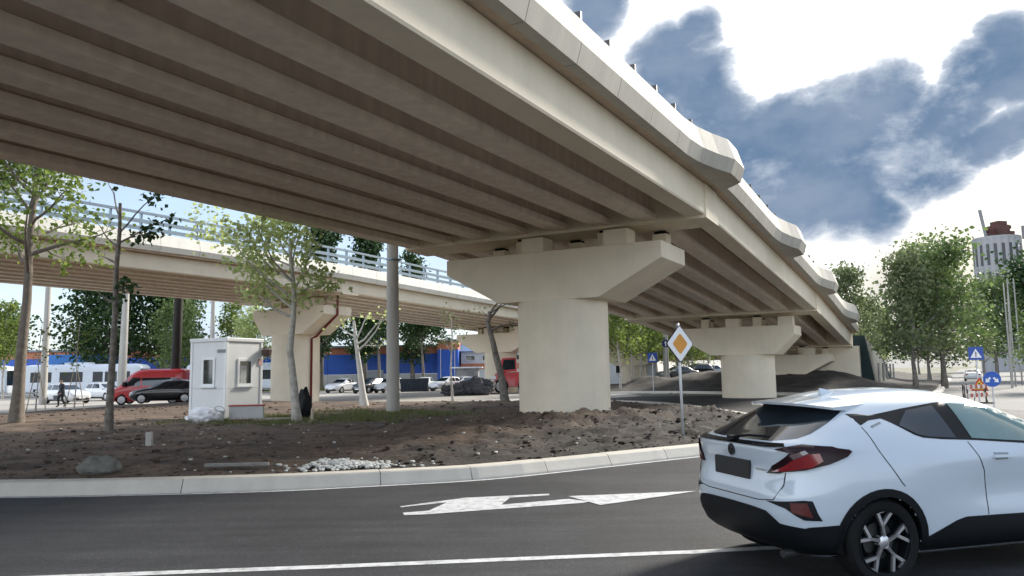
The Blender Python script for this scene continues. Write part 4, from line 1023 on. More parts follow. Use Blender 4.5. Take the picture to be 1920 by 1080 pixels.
def lump(name, loc, dims, m, label, cat, seed, amp=.25, sub=3, rz=0, fold=3.0):
    rnd = random.Random(seed); bm = bmesh.new(); bmesh.ops.create_icosphere(bm, subdivisions=sub, radius=1)
    for vtx in bm.verts:
        q = vtx.co*fold; k = 1 + amp*noise.noise(q+Vector((seed, 0, 0))) + amp*.6*abs(noise.noise(q*2.3+Vector((0, seed, 0))))
        vtx.co = Vector((vtx.co.x*k*dims[0]/2, vtx.co.y*k*dims[1]/2, (vtx.co.z*k*.5+.42)*dims[2]))
    me = bpy.data.meshes.new(name); bm.to_mesh(me); bm.free(); me.materials.append(m)
    me.polygons.foreach_set('use_smooth', [True]*len(me.polygons)); me.set_sharp_from_angle(angle=rad(38))
    o = link_mesh(name, me, None, W(loc[0], loc[1], -.03)); o.rotation_euler = (0, 0, rz); tag(o, label, cat); return o
lump('white_sack', (-10.35, 25.9), (.95, .6, .55), mat('white_plastic_sack', (.78, .78, .80), .45, .06, 6), 'crumpled white plastic sack beside the cabin', 'sack', 3, .35, 4, .2, 2.4)
lump('boulder', (-6.76, 12.75), (.56, .42, .34), mat('grey_concrete_lump', (.15, .145, .125), .9, .3, 7, bump=.6, bscale=14), 'grey broken concrete boulder behind the kerb', 'boulder', 5, .3, 4, .3, 1.6)
lump('black_sack', (-7.45, 27.6), (.5, .45, 1.15), mat('black_plastic', (.012, .013, .015)), 'black plastic sack standing behind the forked tree', 'sack', 8, .22, 4, 0, 2.0)
for k, (x, y, a, b, c, l) in enumerate([(-4.6, 62, 2.0, 1.4, 1.0, 'left heap of dark rubbish bags by the red loader'), (-2.9, 62.4, 2.6, 1.6, 1.5, 'taller heap of dark rubbish bags against the red loader')]):
    lump('rubbish_heap', (x, y), (a, b, c), mat('dark_rubbish', (.05, .05, .055), .7, .5, 4), l, 'rubbish', 20+k, .4, 4, 0, 2.8)
bk = empty('bucket', W(-9.95, 26.2), 0, 'dirty white plastic bucket between the sack and the cabinet', 'bucket')
MB().lathe([(.15, 0), (.19, .36), (.205, .36), (.205, .33), (.19, .33)], (0, 0, 0), 20).build('body', mat('dirty_white', (.60, .60, .58), .5, .35, 9), bk, smooth=40)
MB().lathe([(.178, .352), (.001, .352)], (0, 0, 0), 20).build('contents', BLACKP, bk)
MB().tube([(.20*math.cos(a), .05*math.sin(a)*0, .34+.17*math.sin(a)) for a in [math.pi*i/10 for i in range(11)]], .008, 5).build('handle', DARKSTEEL, bk)
cb = empty('fallen_cabinet', W(-9.35, 26.75), rad(12), 'grey metal cabinet with red edges lying on its side', 'cabinet')
MB().box((.15, 0, .26), (1.1, .5, .44)).build('body', mat('grey_cabinet', (.46, .46, .45), .5, .1, 4), cb)
rdm = mat('red_edge', (.32, .02, .025), .5, .15, 5)
MB().box((.15, 0, .50), (1.16, .56, .035)).build('lid', rdm, cb); MB().box((.15, 0, .02), (1.16, .56, .035)).build('bottom_edge', rdm, cb)
MB().lathe([(.11, 0), (.11, .02), (.001, .02)], (-.415, 0, 0), 16, 'z').build('cable_hole', BLACKP, cb).rotation_euler = (0, 0, 0)
def plank(x, y, rz, d, label, m, tilt=0.0):
    o = MB().box((0, 0, 0), d).build('plank' if d[2] < .1 else 'slab', m); o.location = W(x, y, d[2]/2+.03); o.rotation_euler = (tilt, 0, rz); bevel(o, .008); tag(o, label, 'plank' if d[2] < .1 else 'slab'); return o
WOODP = mat('weathered_board', (.30, .27, .20), .8, .2, 5)
plank(-8.0, 26.5, .15, (1.2, .35, .05), 'pale board lying flat right of the fallen cabinet', WOODP)
plank(-7.9, 25.9, .35, (1.5, .12, .04), 'thin pale lath slanting toward the forked tree', WOODP)
plank(-4.65, 13.1, .06, (1.05, .10, .05), 'thin grey concrete strip lying behind the kerb', mat('grey_strip', (.22, .21, .19), .85, .2, 6))
st = MB().box((0, 0, .13), (.13, .09, .34)).build('marker_stub', mat('stub_concrete', (.42, .40, .36), .85, .2, 6)); st.location = W(-8.1, 17.3); tag(st, 'small pale concrete stub sticking out of the soil', 'stub')
st = MB().tube([(0, 0, -.2), (.02, 0, .42)], .05, 8).build('stake', mat('stake_wood', (.45, .38, .28))); st.location = W(-6.5, 25.0); tag(st, 'short dark wooden stake right of the forked tree', 'stake')

# ---- poles
def pole(label, x, y, r0, r1, h, m, lean=(0, 0), extra=None, name='utility_pole'):
    root = empty(name, W(x, y), 0, label, 'pole')
    MB().tube([(0, 0, -.4), (lean[0]*.5, lean[1]*.5, h/2), (lean[0], lean[1], h)], [r0, (r0+r1)/2, r1], 18).build('shaft', m, root, smooth=60)
    if extra: extra(root)
    return root
def arm(z, L, dirx=1):
    def f(r):
        MB().tube([(0, 0, z), (dirx*L, -.05, z+.12)], .035, 6).build('bracket', GALV, r)
        MB().lathe([(.30, 0), (.29, .06), (.26, .06), (.26, 0)], (0, 0, z-.9), 16).build('collar', GALV, r)
    return f
def cross(z, w):
    def f(r):
        MB().box((0, 0, z), (w, .09, .09)).build('crossarm', POLEC, r)
        for q in (-.45, -.15, .15, .45): MB().lathe([(.03, 0), (.05, .06), (.03, .14)], (w*q, 0, z+.045), 8).build('insulator', WHITEP, r)
    return f
pole('tall round concrete pole in the grass right of the forked tree', -4.82, 31.0, .27, .22, 9.5, POLEC, (-.05, 0), arm(7.0, .9))
pole('dark wooden pole beside the red van', -23.2, 53, .33, .28, 9.0, mat('tarred_wood', (.022, .018, .016), .8, .3, 5), (.1, 0), cross(8.6, 1.8))
pole('grey concrete pole left of the white hatchback', -33.3, 54.8, .26, .18, 9.5, POLEC, (0, 0), cross(9.1, 1.8))
pole('grey concrete pole standing before the big dark tree', -38.0, 75, .42, .28, 11, POLEC, (.1, 0), cross(10.5, 2))
pole('thin grey pole just left of the cabin roof', -30.5, 78, .25, .2, 10, POLEC, (0, 0), cross(9.6, 1.8))
pole('grey lamp pole beside the round blue arrow sign', 13.77, 69.5, .27, .18, 11, POLEC, (0, 0), arm(10.6, 1.6, -1), 'lamp_pole')
for k, (x, y, h) in enumerate([(38.6, 60, 8.2), (41.5, 64, 9), (45, 68.5, 9.5), (39.6, 61.5, 7.6)]):
    pole(['pale thin mast at the right edge, shortest one', 'pale thin mast among the trees at the right edge, second one', 'tallest pale thin mast among the trees at the right edge', 'pale leaning mast at the right edge'][k], x, y, .07, .05, h, POLEC, (.25 if k == 3 else 0, 0), None, 'mast')

# ---- road signs
STEELW = mat('sign_grey', (.55, .56, .57), .4, .08, 5, metal=.3)
BLACKS = mat('sign_black', (.015, .015, .017), .5, .1, 5)
WHITES = mat('sign_white', (.80, .80, .80), .4, .04, 5)
ORANGE = mat('sign_orange', (.62, .27, .035), .45, .06, 5)
YELLOW = mat('sign_yellow', (.75, .50, .02), .45, .1, 5)
def poly_plate(root, name, pts, y, m, th=.004, parent=None):
    n = len(pts); return MB().add([(x, y, z) for x, z in pts]+[(x, y-th, z) for x, z in pts], [tuple(range(n)), tuple(range(2*n-1, n-1, -1))]+[(i, (i+1) % n, n+(i+1) % n, n+i) for i in range(n)]).build(name, m, parent or root)
def circ(r, cz, n=28): return [(r*math.cos(2*math.pi*i/n), cz+r*math.sin(2*math.pi*i/n)) for i in range(n)]
def rnd_diamond(r, cz, c=.06):
    out = []
    for k in range(4):
        a = math.pi/2*k; d = Vector((math.cos(a), math.sin(a))); t = Vector((-d.y, d.x))
        for q in (-1, 0, 1): p = d*(r-c*(.55 if q else .3)) + t*c*.55*q; out.append((p.x, cz+p.y))
    return out
ps = empty('priority_sign', W(3.83, 17.54), rad(34), 'white-edged orange diamond priority sign on a grey post by the nearest pier', 'sign')
MB().tube([(0, .03, -.3), (-.03, .03, 1.2), (-.055, .03, 2.55)], .032, 12).build('post', STEELW, ps, smooth=True)
pl = poly_plate(ps, 'plate', [(x-.05, z) for x, z in rnd_diamond(.44, 2.08)], .0, BLACKS, .02)
poly_plate(ps, 'white_field', [(x-.05, z) for x, z in rnd_diamond(.415, 2.08)], -.021, WHITES, .003, pl)
poly_plate(ps, 'orange_field', [(x-.05, z) for x, z in rnd_diamond(.245, 2.08)], -.025, ORANGE, .003, pl)
def ped_sign(label, x, y, cz, s, rz):
    r = empty('pedestrian_sign', W(x, y), rz, label, 'sign', 'pedestrian crossing signs')
    MB().tube([(0, .03, -.2), (0, .03, cz+s/2)], .035, 10).build('post', STEELW, r)
    p = poly_plate(r, 'plate', [(-s/2, cz-s/2), (s/2, cz-s/2), (s/2, cz+s/2), (-s/2, cz+s/2)], 0, BLUE, .02)
    poly_plate(r, 'white_triangle', [(-s*.38, cz-s*.33), (s*.38, cz-s*.33), (0, cz+s*.36)], -.021, WHITES, .003, p)
    k = s*.01
    for nm, pts in (('walking_figure', [(-4, -27), (0, -14), (3, -27), (6, -27), (2.5, -10), (3, 1), (8, -5), (9, -3), (3, 6), (-3, 6), (-8, -4), (-6, -5), (-2.5, 0), (-3, -10), (-7, -27)]), ('figure_head', [(3.6*math.cos(a), 10+3.6*math.sin(a)) for a in [i*.785 for i in range(8)]])):
        poly_plate(r, nm, [(a*k, cz+b*k) for a, b in pts], -.025, BLACKS, .002, p)
ped_sign('blue pedestrian crossing sign with white triangle in front of the street trees', 22.8, 38.0, 2.36, .64, rad(-28))
ped_sign('blue pedestrian crossing sign seen between the two nearest piers', 10.7, 59.2, 2.75, .74, rad(-8))
rs = empty('direction_sign', W(13.2, 66.5), rad(-8), 'round dark blue sign with a white upward arrow', 'sign')
MB().tube([(0, .03, -.2), (0, .03, 3.3)], .035, 10).build('post', STEELW, rs)
pl = poly_plate(rs, 'plate', circ(.33, 2.95), 0, mat('deep_blue', (.006, .02, .10), .4, .06, 5), .02)
poly_plate(rs, 'arrow', [(-.04, 2.72), (.04, 2.72), (.04, 2.98), (.13, 2.98), (0, 3.18), (-.13, 2.98), (-.04, 2.98)], -.021, WHITES, .003, pl)
ks = empty('keep_sides_sign', W(20.4, 33.0), rad(-30), 'round blue sign with two white down-slanting arrows on the roadworks barrier', 'sign')
MB().tube([(0, .03, -.1), (0, .03, 1.4)], .03, 10).build('post', STEELW, ks)
pl = poly_plate(ks, 'plate', circ(.33, 1.18), 0, mat('mid_blue', (.01, .09, .42), .4, .06, 5), .02)
poly_plate(ks, 'rim', circ(.335, 1.18), .004, WHITES, .003, pl)
for sg in (-1, 1):
    a = [(.03, 1.22), (.09, 1.27), (.17, 1.17), (.22, 1.22), (.24, 1.04), (.07, 1.06), (.12, 1.11)]
    poly_plate(ks, 'arrow', [(sg*x, z) for x, z in (a if sg > 0 else a)], -.021, WHITES, .003, pl)
ts = empty('roadworks_sign', W(21.9, 36.4), rad(-28), 'small yellow triangular roadworks sign with red border', 'sign')
for sg in (-1, 1): MB().tube([(sg*.3, .05, -.02), (sg*.05, .03, 1.0)], .02, 6).build('leg', DARKSTEEL, ts)
pl = poly_plate(ts, 'plate', [(-.36, .58), (.36, .58), (0, 1.22)], 0, mat('sign_red', (.5, .04, .02), .45, .1, 5), .02)
poly_plate(ts, 'yellow_field', [(-.25, .645), (.25, .645), (0, 1.08)], -.021, YELLOW, .003, pl)
poly_plate(ts, 'worker_symbol', [(-.10, .67), (-.03, .80), (-.06, .92), (.0, .96), (.05, .86), (.12, .74), (.10, .72), (.03, .80), (.06, .67), (.03, .67), (0, .76), (-.07, .67)], -.025, BLACKS, .002, pl)
# striped barrier boards
def barrier(x, y, rz, L, label):
    r = empty('roadworks_barrier', W(x, y), rz, label, 'barrier', 'roadworks barriers')
    for z in (.42, .80):
        n = int(L/.25)
        for i in range(n): MB().box((-L/2+(i+.5)*L/n, 0, z), (L/n-.003, .03, .18)).build('board', mat('barrier_red', (.42, .07, .04), .5, .2, 4) if i % 2 else mat('barrier_white', (.62, .58, .54), .5, .2, 4), r)
    for q in (-L/2+.1, L/2-.1):
        MB().box((q, .04, .45), (.06, .05, .95)).build('upright', DARKSTEEL, r); MB().box((q, 0, .03), (.12, .6, .07)).build('foot', DARKSTEEL, r)
barrier(19.9, 34.2, rad(62), 2.0, 'red and white roadworks barrier under the round blue sign')
barrier(21.3, 35.6, rad(38), 2.2, 'red and white roadworks barrier beside the yellow triangle')
# ---- people
def person(label, x, y, rz, h, stride, coat, legs, hand_item=None):
    r = empty('person', W(x, y), rz, label, 'person'); k = h/1.75
    J = [(0, 0, .95), (0, 0, 1.15), (0, .02, 1.38), (0, .03, 1.50), (0, .05, 1.62),                 # pelvis..head
         (.09, 0, .92), (.10, stride*.45, .50), (.10, stride*.55-.06, .09), (.10, stride*.55+.12, .04),
         (-.09, 0, .92), (-.10, -stride*.25+.08, .50), (-.10, -stride*.75, .12), (-.10, -stride*.75+.15, .05),
         (.19, .01, 1.40), (.24, -stride*.18, 1.13), (.22, -stride*.15+.14, .90), (.21, -stride*.12+.20, .82),
         (-.19, .01, 1.40), (-.24, stride*.18, 1.13), (-.22, stride*.2+.12, .90), (-.21, stride*.22+.18, .82), (0, .06, 1.72)]
    E = [(0, 1), (1, 2), (2, 3), (3, 4), (0, 5), (5, 6), (6, 7), (7, 8), (0, 9), (9, 10), (10, 11), (11, 12), (2, 13), (13, 14), (14, 15), (15, 16), (2, 17), (17, 18), (18, 19), (19, 20), (4, 21)]
    Rr = [.15, .14, .15, .065, .10, .10, .075, .05, .045, .10, .075, .05, .045, .075, .058, .045, .04, .075, .058, .045, .04, .085]
    me = bpy.data.meshes.new('body'); me.from_pydata([(a*k, b*k, c*k) for a, b, c in J], E, [])
    o = link_mesh('body', me, r); sk = o.modifiers.new('skin', 'SKIN'); sub = o.modifiers.new('sub', 'SUBSURF'); sub.levels = sub.render_levels = 2
    for i, s in enumerate(me.skin_vertices[0].data): s.radius = (Rr[i]*k,)*2; s.use_root = i == 0
    dg = bpy.context.evaluated_depsgraph_get(); ev = bpy.data.meshes.new_from_object(o.evaluated_get(dg)); o.modifiers.clear(); o.data = ev
    skin = mat('skin', (.45, .28, .20), .6, .1, 4); hair = mat('dark_hair', (.02, .016, .013), .7, .2, 5)
    for m in (coat, legs, skin, hair): ev.materials.append(m)
    for p in ev.polygons:
        c = p.center/k; p.use_smooth = True
        p.material_index = 3 if (c.z > 1.68 or (c.z > 1.58 and c.y < .04)) else 2 if (c.z > 1.50 or (abs(c.x) > .15 and c.z < .90 and c.z > .7)) else 0 if c.z > .80 else 1
    # open coat hem
    hem = MB(); rings = []
    for z, rx, ry in ((1.10, .20, .15), (.9, .22, .17), (.70, .24, .20)): rings.append([(rx*math.cos(2*math.pi*i/16)*k, ry*math.sin(2*math.pi*i/16)*k, z*k) for i in range(16)])
    hem.loft(rings, caps=False); hem.build('coat_skirt', coat, r, smooth=True)
    if hand_item:
        b = MB(); b.box((.25*k, .22*k, .60*k), (.10, .34, .30)); bevel(b.build('bag', hand_item, r), .03)
    return r
DKC = mat('dark_cloth', (.018, .02, .026), .85, .2, 6); DKT = mat('dark_trousers', (.015, .015, .018), .85, .2, 6)
person('person in a dark coat walking with a bag past the white hatchback', -28.6, 49.0, rad(150), 1.74, .30, DKC, DKT, mat('grey_bag', (.30, .31, .33), .6, .2, 5))
person('person in dark clothes at the left edge of the picture', -33.4, 49.5, rad(80), 1.72, .35, DKC, DKT)
# ================================================================= parked vehicles
def side_windows(sh, root, wins, off=.006, m=GLASS):
    for sd_ in (-1, 1):
        for w in wins: sh.patch('window', m, root, w, off, sd_, th_step=.2)
def simple_car(label, x, y, rz, paint, tab, wins, L, wb, R=.31, group='parked cars', rear_t=(.45, .60, .92), z0=None):
    root = empty('car', (x, y, gz(x, y)), rz, label, 'car', group)
    sh = Shell(tab, [(0, .65, .45, .25, .02), (wb, .65, .45, .25, .02)], (0, wb), R*1.22, dx=.09, dz=.06)
    sh.body('body', paint, root); side_windows(sh, root, wins)
    zf0, zf1 = tab[-6][0], tab[-3][0]
    for sd_ in (-1, 1):
        fr = lambda *h: [(sh.ty(q, z, True), z) for q, z in h]; re = lambda *h: [(sh.ty(q, z), z) for q, z in h]
        zb, zt = WS[id(tab)]
        w0, w1 = interp(tab, zb, 3), interp(tab, zt, 3)
        sh.patch('windscreen', GLASS, root, fr((0, zb), (w0*.80, zb), (w1*.80, zt), (0, zt)), .006, sd_, 't', .1)
        sh.patch('rear_window', GLASS, root, re((0, zb+.05), (w0*.75, zb+.05), (w1*.72, zt), (0, zt)), .006, sd_, 't', .1)
        sh.patch('headlight', mat('clear_lamp', (.55, .57, .60), .12, .1, 4, coat=1), root, fr((.48, .62), (.74, .66), (.72, .76), (.50, .70)), .008, sd_, 't', .1)
        sh.patch('tail_light', mat('red_lens', (.55, .015, .03)), root, re((.52, .70), (.74, .70), (.72, .90), (.55, .88)), .008, sd_, 't', .1)
        sh.patch('bumper', BLACKP, root, fr((0, .26), (.55, .26), (.55, .40), (0, .40)), .006, sd_, 't', .1)
        for wx in (0, wb): wheel(root, wx, sd_*(interp(tab, .5, 3)-.11), R, .2, sd_, False)
        sh.patch('sill', BLACKP, root, [(R*1.3, .22), (wb-R*1.3, .22), (wb-R*1.3, .31), (R*1.3, .31)], .006, sd_, th_step=.3)
        sh.patch('mirror', paint, root, [(wb-.55, .93), (wb-.40, .93), (wb-.42, 1.03), (wb-.53, 1.03)], .13, sd_, thick=.12)
    fp = MB().box((interp(tab, .5, 2)+.005, 0, .42), (.012, .46, .11)).build('number_plate', WHITEP, root)
    return root
WS = {}
HATCH = [(.18, -.40, 2.95, .70, 6), (.28, -.60, 3.20, .80, 6), (.45, -.68, 3.30, .84, 6), (.65, -.68, 3.28, .85, 6), (.80, -.64, 3.10, .845, 6), (.90, -.60, 2.75, .83, 6), (.98, -.56, 2.25, .80, 5.5), (1.05, -.53, 2.05, .77, 5), (1.2, -.44, 1.72, .70, 5), (1.34, -.30, 1.40, .63, 5), (1.42, -.10, 1.15, .55, 4.5), (1.455, .15, .95, .38, 4), (1.47, .35, .75, .10, 3)]
SEDAN = [(.18, -.70, 2.95, .70, 6), (.28, -.92, 3.25, .82, 6), (.45, -1.0, 3.38, .86, 6), (.65, -1.02, 3.36, .87, 6), (.80, -1.0, 3.15, .865, 6), (.90, -.95, 2.80, .85, 6), (.97, -.62, 2.25, .82, 5.5), (1.04, -.38, 2.02, .78, 5), (1.2, -.06, 1.70, .71, 5), (1.33, .22, 1.42, .64, 5), (1.40, .42, 1.22, .55, 4.5), (1.43, .58, 1.05, .38, 4), (1.445, .70, .90, .10, 3)]
WS[id(HATCH)] = (1.0, 1.36); WS[id(SEDAN)] = (1.0, 1.34)
HW = [[(-.25, 1.02), (.55, .99), (.55, 1.33), (.0, 1.33)], [(.63, .99), (1.62, 1.0), (1.30, 1.30), (1.1, 1.36), (.63, 1.36)]]
SW = [[(-.05, 1.02), (.62, .99), (.62, 1.33), (.35, 1.30)], [(.70, .99), (1.65, 1.0), (1.35, 1.28), (1.15, 1.34), (.70, 1.34)]]
PW = mat('white_car_paint', (.66, .67, .68), .3, .03, 2, coat=.8); PS = mat('silver_car_paint', (.42, .43, .44), .3, .05, 2, coat=.8)
PK = mat('black_car_paint', (.012, .013, .016), .25, .1, 2, coat=1.0); PR = mat('dark_red_car_paint', (.16, .012, .015), .3, .1, 2, coat=.8)
PG = mat('grey_car_paint', (.10, .105, .11), .3, .1, 2, coat=.8)
def car(label, x, y, hd, paint, kind):   # hd: heading, degrees clockwise from +Y
    a = rad(90-hd); tab, w, wb = (HATCH, HW, 2.5) if kind == 'h' else (SEDAN, SW, 2.6)
    ox, oy = x-math.cos(a)*wb/2, y-math.sin(a)*wb/2
    return simple_car(label, ox, oy, a, paint, tab, w, 4, wb)
car('white hatchback parked right behind the walking person', -32.6, 56.5, 122, PW, 'h')
car('white car parked behind the white hatchback near the slim tree', -33.2, 63.0, 118, PW, 'h')
car('black car parked in front of the red van', -22.1, 49.2, 256, PK, 'h')
car('white car half hidden behind the dark trees at the blue wall', -17.3, 78, 200, PW, 's')
car('dark car with pale roof left of the concrete pole', -13.9, 74.8, 205, PK, 'h')
car('silver car just left of the concrete pole', -12.1, 75.6, 200, PS, 'h')
car('white car behind the dark rubbish container', -9.3, 80.5, 190, PW, 's')
car('white car right of the dark rubbish container', -7.0, 80, 215, PW, 'h')
car('silver car next to the dark red one', -5.6, 81.5, 215, PS, 'h')
car('dark red car parked before the grey hut', -4.3, 79.5, 220, PR, 's')
car('white car beside the drainpipe pier', -20.0, 72, 195, PW, 'h')
car('grey car parked among the young trees', 16.0, 76, 250, PG, 's')
car('dark car parked behind the young trees near the second pier', 18.6, 79.0, 250, PK, 'h')
car('silver car parked at the end of the young tree row', 20.9, 84, 250, PS, 'h')
car('white car driving away down the street', 54.6, 92.0, 29, PW, 's')
def big_van():
    a = rad(190); T = [(.22, -.55, 3.9, .85, 9), (.32, -.75, 4.10, .94, 9), (.6, -.78, 4.18, .97, 9), (.85, -.78, 4.10, .975, 9), (1.0, -.78, 3.95, .975, 9), (1.12, -.78, 3.62, .97, 9), (1.25, -.78, 3.42, .96, 9), (1.6, -.77, 3.10, .93, 9), (1.95, -.76, 2.78, .89, 9), (2.15, -.75, 2.50, .86, 9), (2.28, -.70, 2.2, .80, 8), (2.34, -.60, 1.9, .60, 7), (2.36, -.4, 1.7, .2, 6)]
    root = empty('van', (-23.0, 52.8, 0), a, 'red delivery van with black side trim behind the black car', 'van')
    sh = Shell(T, [], (0, 3.2), .40, dx=.1, dz=.07); sh.body('body', RED, root)
    for sd_ in (-1, 1):
        sh.patch('window', GLASS, root, [(2.05, 1.22), (3.20, 1.22), (2.85, 1.78), (2.05, 1.78)], .006, sd_, th_step=.3)
        sh.patch('side_window_strip', GLASS, root, [(-.55, 1.24), (1.95, 1.24), (1.95, 1.76), (-.55, 1.76)], .006, sd_, th_step=.4)
        sh.patch('side_trim', BLACKP, root, [(.45, .55), (2.7, .55), (2.7, .70), (.45, .70)], .008, sd_, th_step=.4)
        fr = lambda *h: [(sh.ty(q, z, True), z) for q, z in h]
        sh.patch('windscreen', mat('pale_windscreen', (.20, .23, .25), .06, .2, 1, spec=.8), root, fr((0, 1.24), (.82, 1.24), (.78, 1.88), (0, 1.92)), .006, sd_, 't', .15)
        sh.patch('headlight', mat('clear_lamp', (.55, .57, .60)), root, fr((.55, .82), (.86, .84), (.84, 1.06), (.62, 1.0)), .008, sd_, 't', .15)
        sh.patch('bumper', BLACKP, root, fr((0, .28), (.86, .28), (.88, .62), (0, .62)), .012, sd_, 't', .15)
        sh.patch('mirror', BLACKP, root, [(2.95, 1.2), (3.12, 1.2), (3.05, 1.5), (2.92, 1.5)], .2, sd_, thick=.15)
        for wx in (0, 3.2): wheel(root, wx, sd_*.84, .34, .22, sd_, False)
big_van()
def bus(label, x, y, hd, L, paint, wins, sill=1.45, top=2.45):
    a = rad(90-hd); root = empty('bus', (x-math.cos(a)*L/2, y-math.sin(a)*L/2, 0), a, label, 'bus', 'white buses in the depot')
    T = [(.32, .05, L-.05, 1.15, 16), (.5, 0, L, 1.24, 18), (1.2, 0, L, 1.25, 18), (2.8, .05, L-.1, 1.22, 18), (3.05, .15, L-.25, 1.15, 14), (3.18, .4, L-.5, .95, 10), (3.22, .9, L-1, .4, 8)]
    sh = Shell(T, [], (2.2, L-2.6), .5, dx=.25, dz=.2); sh.body('body', paint, root)
    for sd_ in (-1, 1):
        for u0, u1 in wins: sh.patch('window', mat('bus_glass', (.02, .025, .03), .25, .2, 1, spec=.3), root, [(u0, sill), (u1, sill), (u1, top), (u0, top)], .008, sd_, th_step=1)
        sh.patch('skirt', mat('bus_skirt', (.35, .36, .37), .5, .1, 2), root, [(.3, .35), (L-.3, .35), (L-.3, .52), (.3, .52)], .008, sd_, th_step=1)
        fr = lambda *h: [(sh.ty(q, z, True), z) for q, z in h]; re = lambda *h: [(sh.ty(q, z), z) for q, z in h]
        sh.patch('windscreen', GLASS, root, fr((0, 1.2), (1.1, 1.2), (1.05, 2.7), (0, 2.7)), .008, sd_, 't', .2)
        sh.patch('rear_window', GLASS, root, re((0, 1.4), (.9, 1.4), (.9, 2.1), (0, 2.1)), .008, sd_, 't', .2)
        for wx in (2.2, L-2.6): wheel(root, wx, sd_*1.06, .46, .28, sd_, False)
    MB().box((L*.45, 0, 3.29), (2.4, 1.2, .22)).build('roof_unit', paint, root)
    return root
BW = mat('bus_white', (.66, .70, .76), .4, .05, 1)
bus('long white bus with dark windows behind the parked white cars', -43.2, 78.0, 90, 12.4, BW, [(1.4, 3.5), (4.3, 6.6), (7.6, 8.6), (8.8, 10.0), (10.15, 11.3)])
bus('white bus at the left edge behind the thick trunk', -57.0, 79, 90, 12.0, BW, [(1.0, 2.4), (2.7, 4.1), (4.4, 5.8), (6.1, 7.5), (7.8, 9.2), (9.5, 11)])
bus('white bus half hidden between the cabin and the drainpipe pier', -30.2, 84, 90, 10.0, BW, [(.8, 2.2), (2.5, 3.9), (4.2, 5.6), (5.9, 7.3), (7.6, 9.2)])
# dark rubbish container, red loader, grey hut
ct = empty('rubbish_container', (-9.4, 73.5, 0), rad(4), 'dark blue-grey open rubbish container among the parked cars', 'container')
CTM = mat('container_paint', (.02, .03, .045), .5, .25, 3)
MB().hexa([(-1.2, -.7, .1), (1.2, -.7, .1), (1.2, .7, .1), (-1.2, .7, .1), (-1.35, -.85, 1.25), (1.35, -.85, 1.25), (1.35, .85, 1.25), (-1.35, .85, 1.25)]).build('body', CTM, ct)
for i in range(6): MB().box((-1.0+.4*i, -.80, .68), (.07, .1, 1.1)).build('rib', CTM, ct)
MB().box((0, 0, 1.28), (2.8, 1.8, .06)).build('rim', CTM, ct)
ld = empty('loader', (-.2, 67.0, 0), rad(0), 'red wheeled loader with a cab and white stripe beside the nearest pier', 'loader')
LR = mat('loader_red', (.42, .012, .018), .35, .12, 2, coat=.5)
bevel(MB().hexa([(-1.5, -1.1, .55), (1.8, -1.1, .55), (1.8, 1.1, .55), (-1.5, 1.1, .55), (-1.35, -1.05, 1.7), (1.8, -1.05, 1.9), (1.8, 1.05, 1.9), (-1.35, 1.05, 1.7)]).build('chassis', LR, ld), .05)
bevel(MB().hexa([(-1.05, -.85, 1.75), (.5, -.85, 1.9), (.5, .85, 1.9), (-1.05, .85, 1.75), (-.75, -.8, 3.0), (.45, -.8, 3.05), (.45, .8, 3.05), (-.75, .8, 3.0)]).build('cab', LR, ld), .04)
for y in (-.865, .865): MB().hexa([(-.78, y-.01, 1.98), (.38, y-.01, 2.05), (.38, y+.01, 2.05), (-.78, y+.01, 1.98), (-.60, y*.95-.012, 2.85), (.36, y*.95-.012, 2.9), (.36, y*.95+.012, 2.9), (-.60, y*.95+.012, 2.85)]).build('cab_window', GLASS, ld)
MB().hexa([(-1.02, -.7, 2.0), (-1.02, .7, 2.0), (-1.00, .7, 2.0), (-1.00, -.7, 2.0), (-.82, -.65, 2.85), (-.82, .65, 2.85), (-.80, .65, 2.85), (-.80, -.65, 2.85)]).build('windscreen', GLASS, ld)
MB().box((-1.55, -.2, 1.35), (.5, 1.9, .28)).build('white_stripe_panel', WHITEP, ld)
bevel(MB().hexa([(-2.4, -1.2, .1), (-1.6, -1.2, .35), (-1.6, 1.2, .35), (-2.4, 1.2, .1), (-2.0, -1.2, 1.0), (-1.6, -1.2, 1.0), (-1.6, 1.2, 1.0), (-2.0, 1.2, 1.0)]).build('bucket', LR, ld), .02)
MB().tube([(-.4, -.6, 1.8), (-1.6, -.6, 1.2)], .10, 8).build('lift_arm', LR, ld); MB().tube([(-.4, .6, 1.8), (-1.6, .6, 1.2)], .10, 8).build('lift_arm', LR, ld)
for wx in (-.85, 1.2):
    for sd_ in (-1, 1): wheel(ld, wx, sd_*1.15, .62, .42, sd_, False)
hut = empty('hut', (-5.0, 85, 0), 0, 'small grey hut with a white flat canopy behind the dark red car', 'hut')
MB().box((0, 0, 1.15), (2.4, 2.0, 2.3)).build('wall', mat('grey_render', (.36, .36, .37), .8, .15, 2), hut)
MB().box((0, -.2, 2.38), (3.3, 2.9, .15)).build('roof', mat('hut_white', (.68, .71, .74), .5, .06, 2), hut)
MB().box((.35, -1.01, 1.0), (.8, .03, 1.9)).build('door', mat('hut_door', (.24, .25, .27), .5, .1, 2), hut)
